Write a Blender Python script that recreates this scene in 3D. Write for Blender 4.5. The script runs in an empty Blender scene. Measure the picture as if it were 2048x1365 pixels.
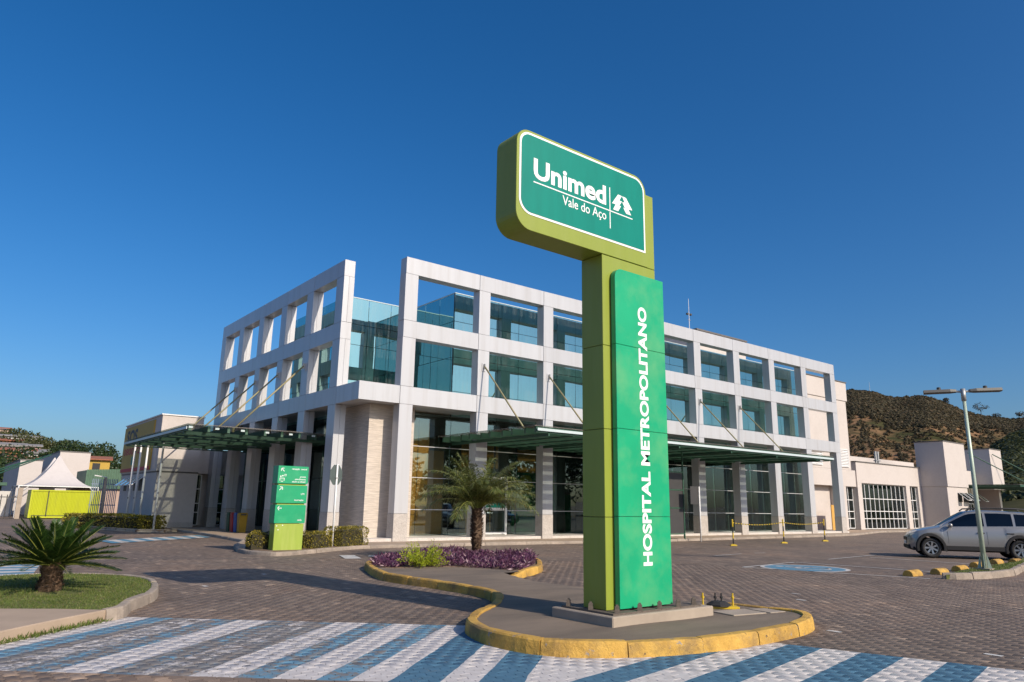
import bpy, bmesh, math, random
import numpy as np
from mathutils import Vector, Matrix
random.seed(7); rng = np.random.default_rng(7)
S = bpy.context.scene
col = S.collection

# ------------------------------------------------------------------ camera, sky, sun, exposure
CAM = Vector((-12.5157, -25.3630, 1.5))
YAW, PITCH, ROLL, FPX = 0.66821, 0.224461, 0.016579, 1443.6
FW = Vector((math.sin(YAW)*math.cos(PITCH), math.cos(YAW)*math.cos(PITCH), math.sin(PITCH)))
rt = Vector((math.cos(YAW), -math.sin(YAW), 0)); up = rt.cross(FW)
RT = rt*math.cos(ROLL) + up*math.sin(ROLL); UP = up*math.cos(ROLL) - rt*math.sin(ROLL)
cd = bpy.data.cameras.new('camera'); cam = bpy.data.objects.new('camera', cd); col.objects.link(cam)
cam.matrix_world = Matrix(((RT.x, UP.x, -FW.x, CAM.x), (RT.y, UP.y, -FW.y, CAM.y), (RT.z, UP.z, -FW.z, CAM.z), (0, 0, 0, 1)))
cd.sensor_width = 36; cd.lens = FPX*36/2048; cd.clip_end = 6000; cd.clip_start = 0.1
S.camera = cam

SUN_DIR = Vector((0.14, -1.0, 0.60)).normalized()          # towards the sun
elev = math.asin(SUN_DIR.z); azim = math.atan2(SUN_DIR.x, SUN_DIR.y)
w = bpy.data.worlds.new('World'); S.world = w; w.use_nodes = True
nt = w.node_tree; bg = nt.nodes['Background']
sky = nt.nodes.new('ShaderNodeTexSky'); sky.sky_type = 'NISHITA'; sky.sun_disc = False
sky.sun_elevation = elev; sky.sun_rotation = azim
sky.air_density = 1.0; sky.dust_density = 2.2; sky.ozone_density = 6.0; sky.altitude = 0
hsv = nt.nodes.new('ShaderNodeHueSaturation'); hsv.inputs['Saturation'].default_value = 1.26; hsv.inputs['Hue'].default_value = 0.502
nt.links.new(sky.outputs['Color'], hsv.inputs['Color']); nt.links.new(hsv.outputs['Color'], bg.inputs['Color']); bg.inputs['Strength'].default_value = 0.130
sd = bpy.data.lights.new('sun', 'SUN'); sd.energy = 4.6; sd.angle = math.radians(0.53); sd.color = (1.0, 0.885, 0.735)
so = bpy.data.objects.new('sun', sd); col.objects.link(so)
so.rotation_euler = SUN_DIR.to_track_quat('Z', 'Y').to_euler(); so.location = (0, -30, 40)
S.view_settings.view_transform = 'Standard'; S.view_settings.look = 'None'
S.view_settings.exposure = 0.0; S.view_settings.gamma = 1.0; S.view_settings.use_curve_mapping = False
S.render.engine = 'CYCLES'
S.cycles.max_bounces = 8; S.cycles.transparent_max_bounces = 12; S.cycles.glossy_bounces = 4

# ------------------------------------------------------------------ materials
MATS = {}
def ramp(nt, fac, stops, interp='LINEAR'):
    r = nt.nodes.new('ShaderNodeValToRGB'); r.color_ramp.interpolation = interp
    els = r.color_ramp.elements
    while len(els) < len(stops): els.new(0.5)
    for e, (p, c) in zip(els, stops):
        e.position = p; e.color = c if len(c) == 4 else (*c, 1)
    if fac is not None: nt.links.new(fac, r.inputs[0])
    return r
def math_n(nt, op, a, b=None, c=None, clamp=False):
    n = nt.nodes.new('ShaderNodeMath'); n.operation = op; n.use_clamp = clamp
    for i, v in enumerate((a, b, c)):
        if v is None: continue
        if isinstance(v, (int, float)): n.inputs[i].default_value = v
        else: nt.links.new(v, n.inputs[i])
    return n.outputs[0]
def mixc(nt, fac, a, b, blend='MIX'):
    n = nt.nodes.new('ShaderNodeMix'); n.data_type = 'RGBA'; n.blend_type = blend
    for s, v in ((0, fac), (6, a), (7, b)):
        if isinstance(v, (int, float)): n.inputs[s].default_value = v
        elif isinstance(v, tuple): n.inputs[s].default_value = (*v[:3], 1)
        else: nt.links.new(v, n.inputs[s])
    return n.outputs[2]
def noise(nt, vec, scale, detail=4, rough=0.55, stretch=None):
    if stretch:
        m = nt.nodes.new('ShaderNodeMapping'); m.inputs['Scale'].default_value = stretch
        nt.links.new(vec, m.inputs['Vector']); vec = m.outputs[0]
    n = nt.nodes.new('ShaderNodeTexNoise'); n.inputs['Scale'].default_value = scale
    n.inputs['Detail'].default_value = detail; n.inputs['Roughness'].default_value = rough
    nt.links.new(vec, n.inputs['Vector']); return n.outputs['Fac']
def new_mat(name):
    m = bpy.data.materials.new(name); m.use_nodes = True
    nt = m.node_tree; p = nt.nodes['Principled BSDF']
    g = nt.nodes.new('ShaderNodeNewGeometry'); MATS[name] = m
    return m, nt, p, g
def mat(name, c, rough=0.6, metal=0.0, var=0.12, scale=3.0, stretch=None, bump=0.0, bscale=60, spec=0.5, dirt=None, dirt_amt=0.0, dirt_scale=1.2, rand=0.0, coat=0.0, trans=0.0):
    m, nt, p, g = new_mat(name); pos = g.outputs['Position']
    f = noise(nt, pos, scale, 5, 0.6, stretch)
    lo = tuple(max(0, x*(1-var)) for x in c); hi = tuple(min(1, x*(1+var)) for x in c)
    out = ramp(nt, f, [(0.25, lo), (0.75, hi)]).outputs[0]
    if rand:
        oi = nt.nodes.new('ShaderNodeObjectInfo')
        r = math_n(nt, 'FRACT', math_n(nt, 'ADD', g.outputs['Random Per Island'], oi.outputs['Random']))
        out = mixc(nt, 1.0, out, ramp(nt, r, [(0, (1-rand,)*3), (1, (1, 1, 1))]).outputs[0], 'MULTIPLY')
    if dirt:
        d = noise(nt, pos, dirt_scale, 6, 0.65, stretch)
        k = ramp(nt, d, [(0.48, (0, 0, 0)), (0.72, (dirt_amt,)*3)]).outputs[0]
        out = mixc(nt, k, out, dirt)
    nt.links.new(out, p.inputs['Base Color'])
    p.inputs['Roughness'].default_value = rough; p.inputs['Metallic'].default_value = metal
    p.inputs['Specular IOR Level'].default_value = spec; p.inputs['Coat Weight'].default_value = coat
    if trans:
        p.inputs['Transmission Weight'].default_value = 0
    if bump:
        b = nt.nodes.new('ShaderNodeBump'); b.inputs['Strength'].default_value = bump; b.inputs['Distance'].default_value = 0.02
        nt.links.new(noise(nt, pos, bscale, 4, 0.6, stretch), b.inputs['Height']); nt.links.new(b.outputs[0], p.inputs['Normal'])
    return m
def leaf_mat(name, lo, hi, rough=0.5, tip=None, sheen=0.0):
    m, nt, p, g = new_mat(name)
    r = ramp(nt, g.outputs['Random Per Island'], [(0.0, lo), (0.8, hi), (1.0, tip or hi)]).outputs[0]
    f = noise(nt, g.outputs['Position'], 1.3, 3)
    r = mixc(nt, 1.0, r, ramp(nt, f, [(0.3, (0.75,)*3), (0.7, (1.15,)*3)]).outputs[0], 'MULTIPLY')
    nt.links.new(r, p.inputs['Base Color']); p.inputs['Roughness'].default_value = rough
    tr = nt.nodes.new('ShaderNodeBsdfTranslucent'); nt.links.new(r, tr.inputs['Color'])
    mx = nt.nodes.new('ShaderNodeMixShader'); mx.inputs[0].default_value = 0.3
    nt.links.new(p.outputs[0], mx.inputs[1]); nt.links.new(tr.outputs[0], mx.inputs[2])
    nt.links.new(mx.outputs[0], nt.nodes['Material Output'].inputs['Surface'])
    return m
def glass_mat(name, refl_tint, trans_tint, refl, streak=0.0):
    """coated facade glazing: mirror coat over tinted see-through glass"""
    m, nt, p, g = new_mat(name); nt.nodes.remove(p)
    gl = nt.nodes.new('ShaderNodeBsdfGlossy'); gl.inputs['Roughness'].default_value = 0.015
    gl.inputs['Color'].default_value = (*refl_tint, 1)
    tr = nt.nodes.new('ShaderNodeBsdfTransparent'); tr.inputs['Color'].default_value = (*trans_tint, 1)
    fr = nt.nodes.new('ShaderNodeFresnel'); fr.inputs['IOR'].default_value = 1.5
    k = math_n(nt, 'ADD', math_n(nt, 'MULTIPLY', fr.outputs[0], 1.0 - refl), refl, clamp=True)
    mx = nt.nodes.new('ShaderNodeMixShader'); nt.links.new(k, mx.inputs[0])
    nt.links.new(tr.outputs[0], mx.inputs[1]); nt.links.new(gl.outputs[0], mx.inputs[2])
    last = mx.outputs[0]
    if streak:                                             # water streaks of dust on the pane
        df = nt.nodes.new('ShaderNodeBsdfDiffuse'); df.inputs['Color'].default_value = (0.42, 0.46, 0.44, 1)
        s = noise(nt, g.outputs['Position'], 1.0, 5, 0.6, (9, 9, 0.7))
        k2 = ramp(nt, s, [(0.42, (0, 0, 0)), (0.75, (streak,)*3)]).outputs[0]
        m2 = nt.nodes.new('ShaderNodeMixShader'); nt.links.new(k2, m2.inputs[0])
        nt.links.new(last, m2.inputs[1]); nt.links.new(df.outputs[0], m2.inputs[2]); last = m2.outputs[0]
    nt.links.new(last, nt.nodes['Material Output'].inputs['Surface'])
    return m

M = {}
M['clad'] = mat('aluminium_cladding', (0.53, 0.53, 0.54), 0.34, 0.10, 0.05, 0.6, (3.5, 3.5, 0.2), dirt=(0.36, 0.33, 0.30), dirt_amt=0.42, dirt_scale=0.8, rand=0.09)
M['core'] = mat('joint_dark', (0.10, 0.10, 0.11), 0.8, var=0.05)
M['granite'] = mat('granite', (0.46, 0.42, 0.38), 0.55, var=0.45, scale=38, bump=0.05, dirt=(0.30, 0.24, 0.2), dirt_amt=0.4, dirt_scale=2)
M['stone'] = mat('ledger_stone', (0.54, 0.47, 0.40), 0.8, var=0.26, scale=3.2, stretch=(0.7, 0.7, 9.0), bump=1.0, bscale=3.2)
M['wall'] = mat('painted_render', (0.545, 0.49, 0.45), 0.85, var=0.05, scale=6, bump=0.12, bscale=90, dirt=(0.42, 0.37, 0.33), dirt_amt=0.28, dirt_scale=0.7)
M['wall_cap'] = mat('parapet_flashing', (0.13, 0.12, 0.11), 0.6)
M['plinth'] = mat('pale_granite_step', (0.58, 0.53, 0.48), 0.6, var=0.18, scale=14, dirt=(0.35, 0.28, 0.22), dirt_amt=0.4)
M['concrete'] = mat('concrete', (0.36, 0.295, 0.23), 0.9, var=0.16, scale=2.5, bump=0.2, dirt=(0.22, 0.18, 0.15), dirt_amt=0.6, dirt_scale=0.8)
M['walk'] = mat('pavement_concrete', (0.40, 0.30, 0.215), 0.9, var=0.14, scale=1.4, bump=0.15, dirt=(0.24, 0.18, 0.14), dirt_amt=0.5, dirt_scale=0.5)
M['kerb_plain'] = mat('kerb_concrete', (0.36, 0.295, 0.235), 0.9, var=0.22, scale=7, bump=0.5, bscale=30, dirt=(0.17, 0.14, 0.12), dirt_amt=0.7, dirt_scale=1.6, rand=0.2)
def worn_kerb(name):
    m, nt, p, g = new_mat(name); pos = g.outputs['Position']; oi = nt.nodes.new('ShaderNodeObjectInfo')
    y = ramp(nt, noise(nt, pos, 5, 5, 0.6), [(0.3, (0.50, 0.285, 0.05)), (0.7, (0.66, 0.40, 0.085))]).outputs[0]
    y = mixc(nt, 1.0, y, ramp(nt, oi.outputs['Random'], [(0, (0.78, 0.76, 0.72)), (1, (1.05, 1.05, 1.05))]).outputs[0], 'MULTIPLY')
    y = mixc(nt, ramp(nt, noise(nt, pos, 2.4, 6, 0.7), [(0.46, (0, 0, 0)), (0.66, (0.8,)*3)]).outputs[0], y, (0.21, 0.135, 0.06))      # grime
    y = mixc(nt, ramp(nt, noise(nt, pos, 7.5, 7, 0.7), [(0.625, (0, 0, 0)), (0.645, (1, 1, 1))]).outputs[0], y, (0.30, 0.26, 0.23))   # paint chipped to concrete
    y = mixc(nt, ramp(nt, noise(nt, pos, 14, 4, 0.7), [(0.66, (0, 0, 0)), (0.70, (0.9,)*3)]).outputs[0], y, (0.06, 0.045, 0.035))     # tyre rubs
    nt.links.new(y, p.inputs['Base Color']); p.inputs['Roughness'].default_value = 0.8
    b = nt.nodes.new('ShaderNodeBump'); b.inputs['Strength'].default_value = 0.9; b.inputs['Distance'].default_value = 0.02
    nt.links.new(noise(nt, pos, 22, 6, 0.7), b.inputs['Height']); nt.links.new(b.outputs[0], p.inputs['Normal'])
    return m
M['kerb_yellow'] = worn_kerb('worn_yellow_kerb')
M['asphalt'] = mat('worn_asphalt', (0.195, 0.150, 0.110), 0.92, var=0.28, scale=1.1, stretch=(0.5, 1.6, 1), bump=0.35, bscale=120, dirt=(0.115, 0.092, 0.072), dirt_amt=0.8, dirt_scale=1.0)
M['soil'] = mat('dry_earth', (0.20, 0.13, 0.085), 0.95, var=0.25, scale=4, bump=0.4)
M['lime'] = mat('lime_painted_metal', (0.245, 0.295, 0.035), 0.42, var=0.05, scale=1.5, stretch=(5, 5, 0.6), dirt=(0.30, 0.34, 0.085), dirt_amt=0.35, dirt_scale=1.0)
M['teal'] = mat('teal_sign_face', (0.0, 0.205, 0.155), 0.45, var=0.10, scale=1.2, stretch=(4, 4, 0.8), spec=0.25)
M['signgreen'] = mat('sun_bleached_green_panel', (0.006, 0.345, 0.155), 0.40, var=0.10, scale=1.6, dirt=(0.12, 0.40, 0.17), dirt_amt=0.75, dirt_scale=1.1)
M['signgreen2'] = mat('totem_green_panel', (0.004, 0.31, 0.13), 0.4, var=0.10, scale=2.5, dirt=(0.07, 0.42, 0.2), dirt_amt=0.4, dirt_scale=2)
M['white'] = mat('white_vinyl', (0.82, 0.82, 0.80), 0.5, var=0.03)
M['whitemetal'] = mat('white_painted_metal', (0.78, 0.77, 0.75), 0.45, var=0.04, dirt=(0.5, 0.45, 0.4), dirt_amt=0.25)
M['steel'] = mat('galvanised_steel', (0.42, 0.42, 0.41), 0.45, 0.6, var=0.15, scale=9)
M['bolt'] = mat('weathered_bolt', (0.13, 0.105, 0.085), 0.8, 0.2, var=0.3, scale=25)
M['green'] = mat('dark_green_paint', (0.030, 0.090, 0.052), 0.5, var=0.12, scale=2)
M['rod'] = mat('olive_rod_paint', (0.27, 0.25, 0.13), 0.5, var=0.25, scale=4, dirt=(0.30, 0.13, 0.04), dirt_amt=0.5, dirt_scale=2.0)
m_, nt_, p_, g_ = new_mat('dusty_canopy_glass'); p_.inputs['Base Color'].default_value = (0.22, 0.20, 0.18, 1); p_.inputs['Roughness'].default_value = 0.5
tr_ = nt_.nodes.new('ShaderNodeBsdfTransparent'); tr_.inputs['Color'].default_value = (0.86, 0.92, 0.88, 1); mx_ = nt_.nodes.new('ShaderNodeMixShader')
nt_.links.new(ramp(nt_, noise(nt_, g_.outputs['Position'], 1.4, 5), [(0.3, (0.32,)*3), (0.7, (0.55,)*3)]).outputs[0], mx_.inputs[0]); nt_.links.new(tr_.outputs[0], mx_.inputs[1]); nt_.links.new(p_.outputs[0], mx_.inputs[2]); nt_.links.new(mx_.outputs[0], nt_.nodes['Material Output'].inputs['Surface'])
M['roofplate'] = m_
M['edge'] = mat('canopy_edge_trim', (0.52, 0.60, 0.60), 0.4, var=0.05)
M['black'] = mat('black_rubber', (0.022, 0.021, 0.021), 0.75, var=0.15, scale=20)
M['dark'] = mat('dark_trim', (0.045, 0.043, 0.042), 0.6, var=0.1)
M['tan'] = mat('ochre_blind', (0.58, 0.32, 0.07), 0.8, var=0.12, scale=2, stretch=(10, 10, 0.4))
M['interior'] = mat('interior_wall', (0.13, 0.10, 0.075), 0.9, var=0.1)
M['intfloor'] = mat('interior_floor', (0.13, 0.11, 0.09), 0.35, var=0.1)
M['intgreen'] = mat('interior_green_wall', (0.02, 0.22, 0.10), 0.7)
M['intlime'] = mat('interior_lime_panel', (0.42, 0.50, 0.03), 0.7)
M['orange'] = mat('orange_poster', (0.55, 0.12, 0.03), 0.6)
M['red'] = mat('red_plastic', (0.32, 0.02, 0.02), 0.45)
M['blue'] = mat('blue_plastic', (0.02, 0.07, 0.28), 0.45)
M['yellow'] = mat('yellow_plastic', (0.62, 0.42, 0.02), 0.45, var=0.1)
M['binYellow'] = mat('shaded_yellow_plastic', (0.36, 0.22, 0.015), 0.45)  # darker copy of the yellow: the bin's shade is put into the colour
M['binGreen'] = mat('green_plastic', (0.01, 0.06, 0.03), 0.45)
M['container'] = mat('lime_yellow_container_paint', (0.47, 0.50, 0.0), 0.5, var=0.06, scale=1, stretch=(4, 4, .5), dirt=(0.3, 0.3, 0.03), dirt_amt=0.35)
M['tent'] = mat('white_tent_fabric', (0.52, 0.48, 0.465), 0.8, var=0.05, dirt=(0.45, 0.4, 0.38), dirt_amt=0.3)
M['billboard'] = mat('ochre_billboard', (0.46, 0.29, 0.035), 0.6, var=0.06)
M['navy'] = mat('dark_print', (0.03, 0.035, 0.05), 0.6)
M['redprint'] = mat('red_print', (0.45, 0.02, 0.03), 0.6)
M['bluegrey'] = mat('blue_grey_fence_paint', (0.22, 0.28, 0.36), 0.5)
M['greenfascia'] = mat('green_corrugated_sheet', (0.07, 0.14, 0.085), 0.6, var=0.1)
M['silver'] = mat('silver_car_paint', (0.30, 0.295, 0.29), 0.30, 0.35, var=0.02, coat=0.8)
M['darkcar'] = mat('dark_car_paint', (0.03, 0.035, 0.045), 0.25, 0.3, var=0.02, coat=0.9)
M['whitecar'] = mat('white_car_paint', (0.7, 0.7, 0.7), 0.3, 0.0, var=0.02, coat=0.9)
M['rim'] = mat('alloy_rim', (0.55, 0.55, 0.56), 0.3, 0.9, var=0.05)
M['carglass'] = glass_mat('car_glass', (0.50, 0.55, 0.58), (0.05, 0.055, 0.055), 0.04)
M['headlamp'] = mat('lamp_lens', (0.30, 0.31, 0.32), 0.12, 0.2, var=0.1, coat=1.0)
M['tail'] = mat('tail_lens', (0.35, 0.01, 0.01), 0.2, coat=1.0)
M['glass_up'] = glass_mat('teal_mirror_glazing', (0.52, 0.86, 0.81), (0.14, 0.29, 0.25), 0.54, 0.14)
M['glass_low'] = glass_mat('lobby_glazing', (0.62, 0.82, 0.82), (0.84, 0.84, 0.78), 0.13, 0.02)
M['glass_win'] = glass_mat('window_glass', (0.8, 0.95, 0.9), (0.06, 0.09, 0.07), 0.10)
M['mull'] = mat('mullion_dark', (0.05, 0.055, 0.055), 0.5)
M['mull_w'] = mat('mullion_light', (0.55, 0.55, 0.55), 0.4)
M['paint_w'] = mat('worn_white_road_paint', (0.55, 0.53, 0.50), 0.8, var=0.15, scale=6, dirt=(0.2, 0.17, 0.15), dirt_amt=0.85, dirt_scale=2.2)
M['paint_b'] = mat('worn_blue_road_paint', (0.085, 0.23, 0.34), 0.8, var=0.15, scale=6, dirt=(0.19, 0.18, 0.17), dirt_amt=0.8, dirt_scale=2.2)
M['trunk'] = mat('palm_trunk', (0.12, 0.075, 0.045), 0.9, var=0.35, scale=16, bump=0.5)
M['scale'] = mat('palm_leaf_scar', (0.17, 0.10, 0.06), 0.9, var=0.4, scale=14, rand=0.55)
M['bark'] = mat('bark', (0.11, 0.085, 0.06), 0.9, var=0.3, scale=6, bump=0.5)
M['cycad'] = leaf_mat('cycad_leaf', (0.016, 0.045, 0.010), (0.050, 0.100, 0.016), 0.38)
M['palm'] = leaf_mat('date_palm_leaf', (0.075, 0.105, 0.024), (0.21, 0.235, 0.065), 0.45, (0.32, 0.26, 0.09))
M['rachis'] = mat('leaf_stalk', (0.20, 0.22, 0.04), 0.5, var=0.2)
M['grass'] = leaf_mat('lawn_grass', (0.075, 0.125, 0.018), (0.16, 0.21, 0.035), 0.6, (0.30, 0.24, 0.10))
M['turf'] = mat('turf_soil', (0.12, 0.135, 0.03), 0.95, var=0.3, scale=5, dirt=(0.24, 0.17, 0.09), dirt_amt=0.6, dirt_scale=2.5)
M['purple'] = leaf_mat('purple_leaf', (0.055, 0.014, 0.048), (0.19, 0.070, 0.135), 0.4, (0.48, 0.30, 0.32))
M['limeleaf'] = leaf_mat('bright_lime_leaf', (0.20, 0.27, 0.008), (0.42, 0.46, 0.02), 0.5)
M['hedge'] = leaf_mat('hedge_leaf', (0.08, 0.085, 0.014), (0.34, 0.28, 0.035), 0.5, (0.58, 0.42, 0.05))
M['hedge_core'] = mat('hedge_twigs', (0.035, 0.03, 0.014), 0.95)
M['tree1'] = leaf_mat('tree_leaf_dark', (0.018, 0.040, 0.012), (0.055, 0.085, 0.022), 0.5)
M['tree2'] = leaf_mat('tree_leaf_olive', (0.040, 0.050, 0.014), (0.10, 0.105, 0.032), 0.5)
M['forest'] = leaf_mat('hill_scrub', (0.050, 0.045, 0.023), (0.105, 0.084, 0.043), 0.9, (0.17, 0.11, 0.06))  # leaf colours lightened and browned to stand in for haze over the hill
M['dryscrub'] = leaf_mat('dry_scrub', (0.045, 0.040, 0.018), (0.12, 0.085, 0.04), 0.9, (0.20, 0.13, 0.065))
M['brick'] = mat('clay_block', (0.36, 0.15, 0.075), 0.9, var=0.2, scale=1)
M['houseW'] = mat('house_white', (0.55, 0.52, 0.48), 0.9, var=0.1, scale=0.6)
M['houseP'] = mat('house_pinkish', (0.42, 0.30, 0.24), 0.9, var=0.1, scale=0.6)
M['houseG'] = mat('house_green', (0.08, 0.24, 0.19), 0.9, var=0.1, scale=0.6)
M['roofred'] = mat('clay_roof', (0.30, 0.11, 0.06), 0.9, var=0.2, scale=1)
M['roofgrey'] = mat('fibre_cement_roof', (0.25, 0.235, 0.22), 0.9, var=0.2, scale=1)
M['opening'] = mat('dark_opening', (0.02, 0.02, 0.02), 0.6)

def hill_mat(name, green):
    m, nt, p, g = new_mat(name); pos = g.outputs['Position']
    a = noise(nt, pos, 0.016, 9, 0.72); b = noise(nt, pos, 0.13, 8, 0.75)
    dry = ramp(nt, b, [(0.3, (0.15, 0.082, 0.045)), (0.55, (0.27, 0.155, 0.08)), (0.75, (0.35, 0.22, 0.12))]).outputs[0]
    grn = ramp(nt, b, [(0.3, (0.03, 0.036, 0.014)), (0.7, (0.085, 0.075, 0.03))]).outputs[0]
    k = ramp(nt, a, [(0.5-green*0.25, (0, 0, 0)), (0.62-green*0.25, (1, 1, 1))]).outputs[0]
    nt.links.new(mixc(nt, k, dry, grn), p.inputs['Base Color']); p.inputs['Roughness'].default_value = 1.0
    p.inputs['Specular IOR Level'].default_value = 0.1
    return m
M['hill'] = hill_mat('dry_hillside', 0.15); M['hill2'] = hill_mat('green_hillside', 0.8)

def paving_mat(name, flat):
    """interlocking concrete blocks with the painted blue and white crossing"""
    m, nt, p, g = new_mat(name); pos = g.outputs['Position']
    sx = nt.nodes.new('ShaderNodeSeparateXYZ'); nt.links.new(pos, sx.inputs[0]); X, Y = sx.outputs[0], sx.outputs[1]
    oi = nt.nodes.new('ShaderNodeObjectInfo')
    if flat:                                              # too far to tell the blocks apart
        bk = nt.nodes.new('ShaderNodeTexBrick'); mp = nt.nodes.new('ShaderNodeMapping')
        mp.inputs['Rotation'].default_value = (0, 0, math.pi/2); nt.links.new(pos, mp.inputs[0]); nt.links.new(mp.outputs[0], bk.inputs['Vector'])
        bk.inputs['Scale'].default_value = 1; bk.inputs['Brick Width'].default_value = 0.225; bk.inputs['Row Height'].default_value = 0.1125
        bk.inputs['Mortar Size'].default_value = 0.006; bk.inputs['Color1'].default_value = (0, 0, 0, 1); bk.inputs['Color2'].default_value = (1, 1, 1, 1)
        bk.inputs['Mortar'].default_value = (0.5, 0.5, 0.5, 1)
        r = bk.outputs['Color']; joint = bk.outputs['Fac']
    else:
        r = math_n(nt, 'FRACT', math_n(nt, 'ADD', g.outputs['Random Per Island'], oi.outputs['Random'])); joint = None
    base = ramp(nt, r, [(0, (0.155, 0.122, 0.100)), (0.5, (0.192, 0.152, 0.124)), (0.95, (0.228, 0.180, 0.146)), (1, (0.36, 0.28, 0.215))]).outputs[0]
    lp = noise(nt, pos, 0.35, 5, 0.6)
    base = mixc(nt, 1.0, base, ramp(nt, lp, [(0.3, (0.80, 0.78, 0.78)), (0.5, (1.0, 0.98, 0.96)), (0.72, (1.22, 1.10, 1.0))]).outputs[0], 'MULTIPLY')
    stn = noise(nt, pos, 0.8, 7, 0.7); big = noise(nt, pos, 0.11, 4, 0.6)
    base = mixc(nt, 1.0, base, ramp(nt, stn, [(0.30, (0.62, 0.60, 0.58)), (0.42, (1, 1, 1))]).outputs[0], 'MULTIPLY')
    base = mixc(nt, 1.0, base, ramp(nt, big, [(0.35, (0.86, 0.85, 0.85)), (0.65, (1.14, 1.10, 1.06))]).outputs[0], 'MULTIPLY')
    fine = noise(nt, pos, 90, 3, 0.6)
    base = mixc(nt, 1.0, base, ramp(nt, fine, [(0.3, (0.82,)*3), (0.7, (1.16,)*3)]).outputs[0], 'MULTIPLY')
    rust = noise(nt, pos, 0.9, 5, 0.65)
    base = mixc(nt, ramp(nt, rust, [(0.55, (0, 0, 0)), (0.75, (0.55,)*3)]).outputs[0], base, (0.185, 0.115, 0.075))
    if joint is not None:
        base = mixc(nt, math_n(nt, 'MULTIPLY', joint, 0.75), base, (0.045, 0.038, 0.032))
    BASE0 = base
    # painted crossing, left run (stripe coordinate s) and right run (stripe coordinate q)
    wob = math_n(nt, 'MULTIPLY', math_n(nt, 'SUBTRACT', noise(nt, pos, 2.2, 2), 0.5), 0.05)
    s = math_n(nt, 'ADD', math_n(nt, 'SUBTRACT', math_n(nt, 'MULTIPLY', X, 0.656), math_n(nt, 'MULTIPLY', Y, 0.755)), wob)
    q = math_n(nt, 'SUBTRACT', math_n(nt, 'MULTIPLY', X, 0.191), math_n(nt, 'MULTIPLY', Y, 0.982))
    t = math_n(nt, 'ADD', math_n(nt, 'MULTIPLY', X, 0.66), math_n(nt, 'MULTIPLY', Y, 0.75))
    Wc, Bc, Bl = (0.60, 0.565, 0.55), (0.125, 0.28, 0.40), (0.060, 0.165, 0.26)
    def stripes(v, lo, hi, lst):
        f = nt.nodes.new('ShaderNodeMapRange'); f.inputs[1].default_value = lo; f.inputs[2].default_value = hi
        nt.links.new(v, f.inputs[0])
        return ramp(nt, f.outputs[0], [((a-lo)/(hi-lo), (*c, al)) for a, c, al in lst], 'CONSTANT')
    L = stripes(s, 4.0, 11.0, [(4.0, Wc, .70), (4.47, Bc, .58), (4.78, Bc, .18), (4.95, Wc, .46), (5.3, Bc, .45), (5.65, Wc, .68), (6.1, Bc, .38), (6.42, Wc, .42), (6.7, Bc, .30), (6.92, Wc, .62), (7.32, Bc, .50), (7.66, Wc, .80), (8.03, Bc, .54), (8.33, Wc, .86), (8.66, Bl, .72), (9.09, Wc, .95), (9.42, Bl, .97), (9.8, Wc, .96)])
    Rr = stripes(q, 18.0, 23.0, [(18.0, Wc, .96), (18.45, Bl, .99), (18.82, Wc, .96), (19.18, Bl, .99), (19.56, Wc, .96), (19.95, Bl, .99), (20.36, Wc, .96), (20.75, Bl, .99), (21.1, Wc, .96), (21.5, Bl, .99), (21.9, Wc, .96), (22.3, Bl, .98)])
    right = math_n(nt, 'GREATER_THAN', q, 18.45)
    pc = mixc(nt, right, L.outputs[0], Rr.outputs[0])
    al = nt.nodes.new('ShaderNodeMix'); nt.links.new(right, al.inputs[0]); nt.links.new(L.outputs[1], al.inputs[2]); nt.links.new(Rr.outputs[1], al.inputs[3])
    inL = math_n(nt, 'MULTIPLY', math_n(nt, 'LESS_THAN', t, -17.53), math_n(nt, 'GREATER_THAN', t, -20.62))
    inL = math_n(nt, 'MULTIPLY', inL, math_n(nt, 'MULTIPLY', math_n(nt, 'GREATER_THAN', s, 4.05), math_n(nt, 'LESS_THAN', q, 18.45)))
    ex = math_n(nt, 'ADD', X, math_n(nt, 'MULTIPLY', Y, 0.33))                    # right limit: X < -4.5+.33(-20.41-Y)
    inR = math_n(nt, 'MULTIPLY', right, math_n(nt, 'MULTIPLY', math_n(nt, 'LESS_THAN', ex, -11.235), math_n(nt, 'GREATER_THAN', t, -23.2)))
    inn = math_n(nt, 'MAXIMUM', inL, inR)
    n1 = noise(nt, pos, 5.5, 8, 0.72); n2 = noise(nt, pos, 28, 4, 0.7)
    wear = math_n(nt, 'ADD', math_n(nt, 'MULTIPLY', n1, 0.7), math_n(nt, 'MULTIPLY', n2, 0.3))   # 0..1 around .5
    th = math_n(nt, 'MULTIPLY_ADD', al.outputs[0], 0.42, 0.29)
    keep = nt.nodes.new('ShaderNodeMapRange'); keep.clamp = True
    nt.links.new(math_n(nt, 'SUBTRACT', th, wear), keep.inputs[0]); keep.inputs[1].default_value = -0.035; keep.inputs[2].default_value = 0.03
    k = math_n(nt, 'MULTIPLY', math_n(nt, 'MULTIPLY', keep.outputs[0], inn), 0.94)
    pc = mixc(nt, 1.0, pc, ramp(nt, noise(nt, pos, 9, 5, 0.7), [(0.3, (0.80, 0.78, 0.76)), (0.7, (1.06,)*3)]).outputs[0], 'MULTIPLY')
    film = math_n(nt, 'MULTIPLY', inL, ramp(nt, noise(nt, pos, 3.0, 5, 0.65), [(0.3, (0.25,)*3), (0.65, (0.75,)*3)]).outputs[0])   # thin grey remains of older paint
    base = mixc(nt, film, base, (0.20, 0.215, 0.225))
    nt.links.new(mixc(nt, k, base, pc), p.inputs['Base Color'])
    p.inputs['Roughness'].default_value = 0.82; p.inputs['Specular IOR Level'].default_value = 0.35
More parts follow.
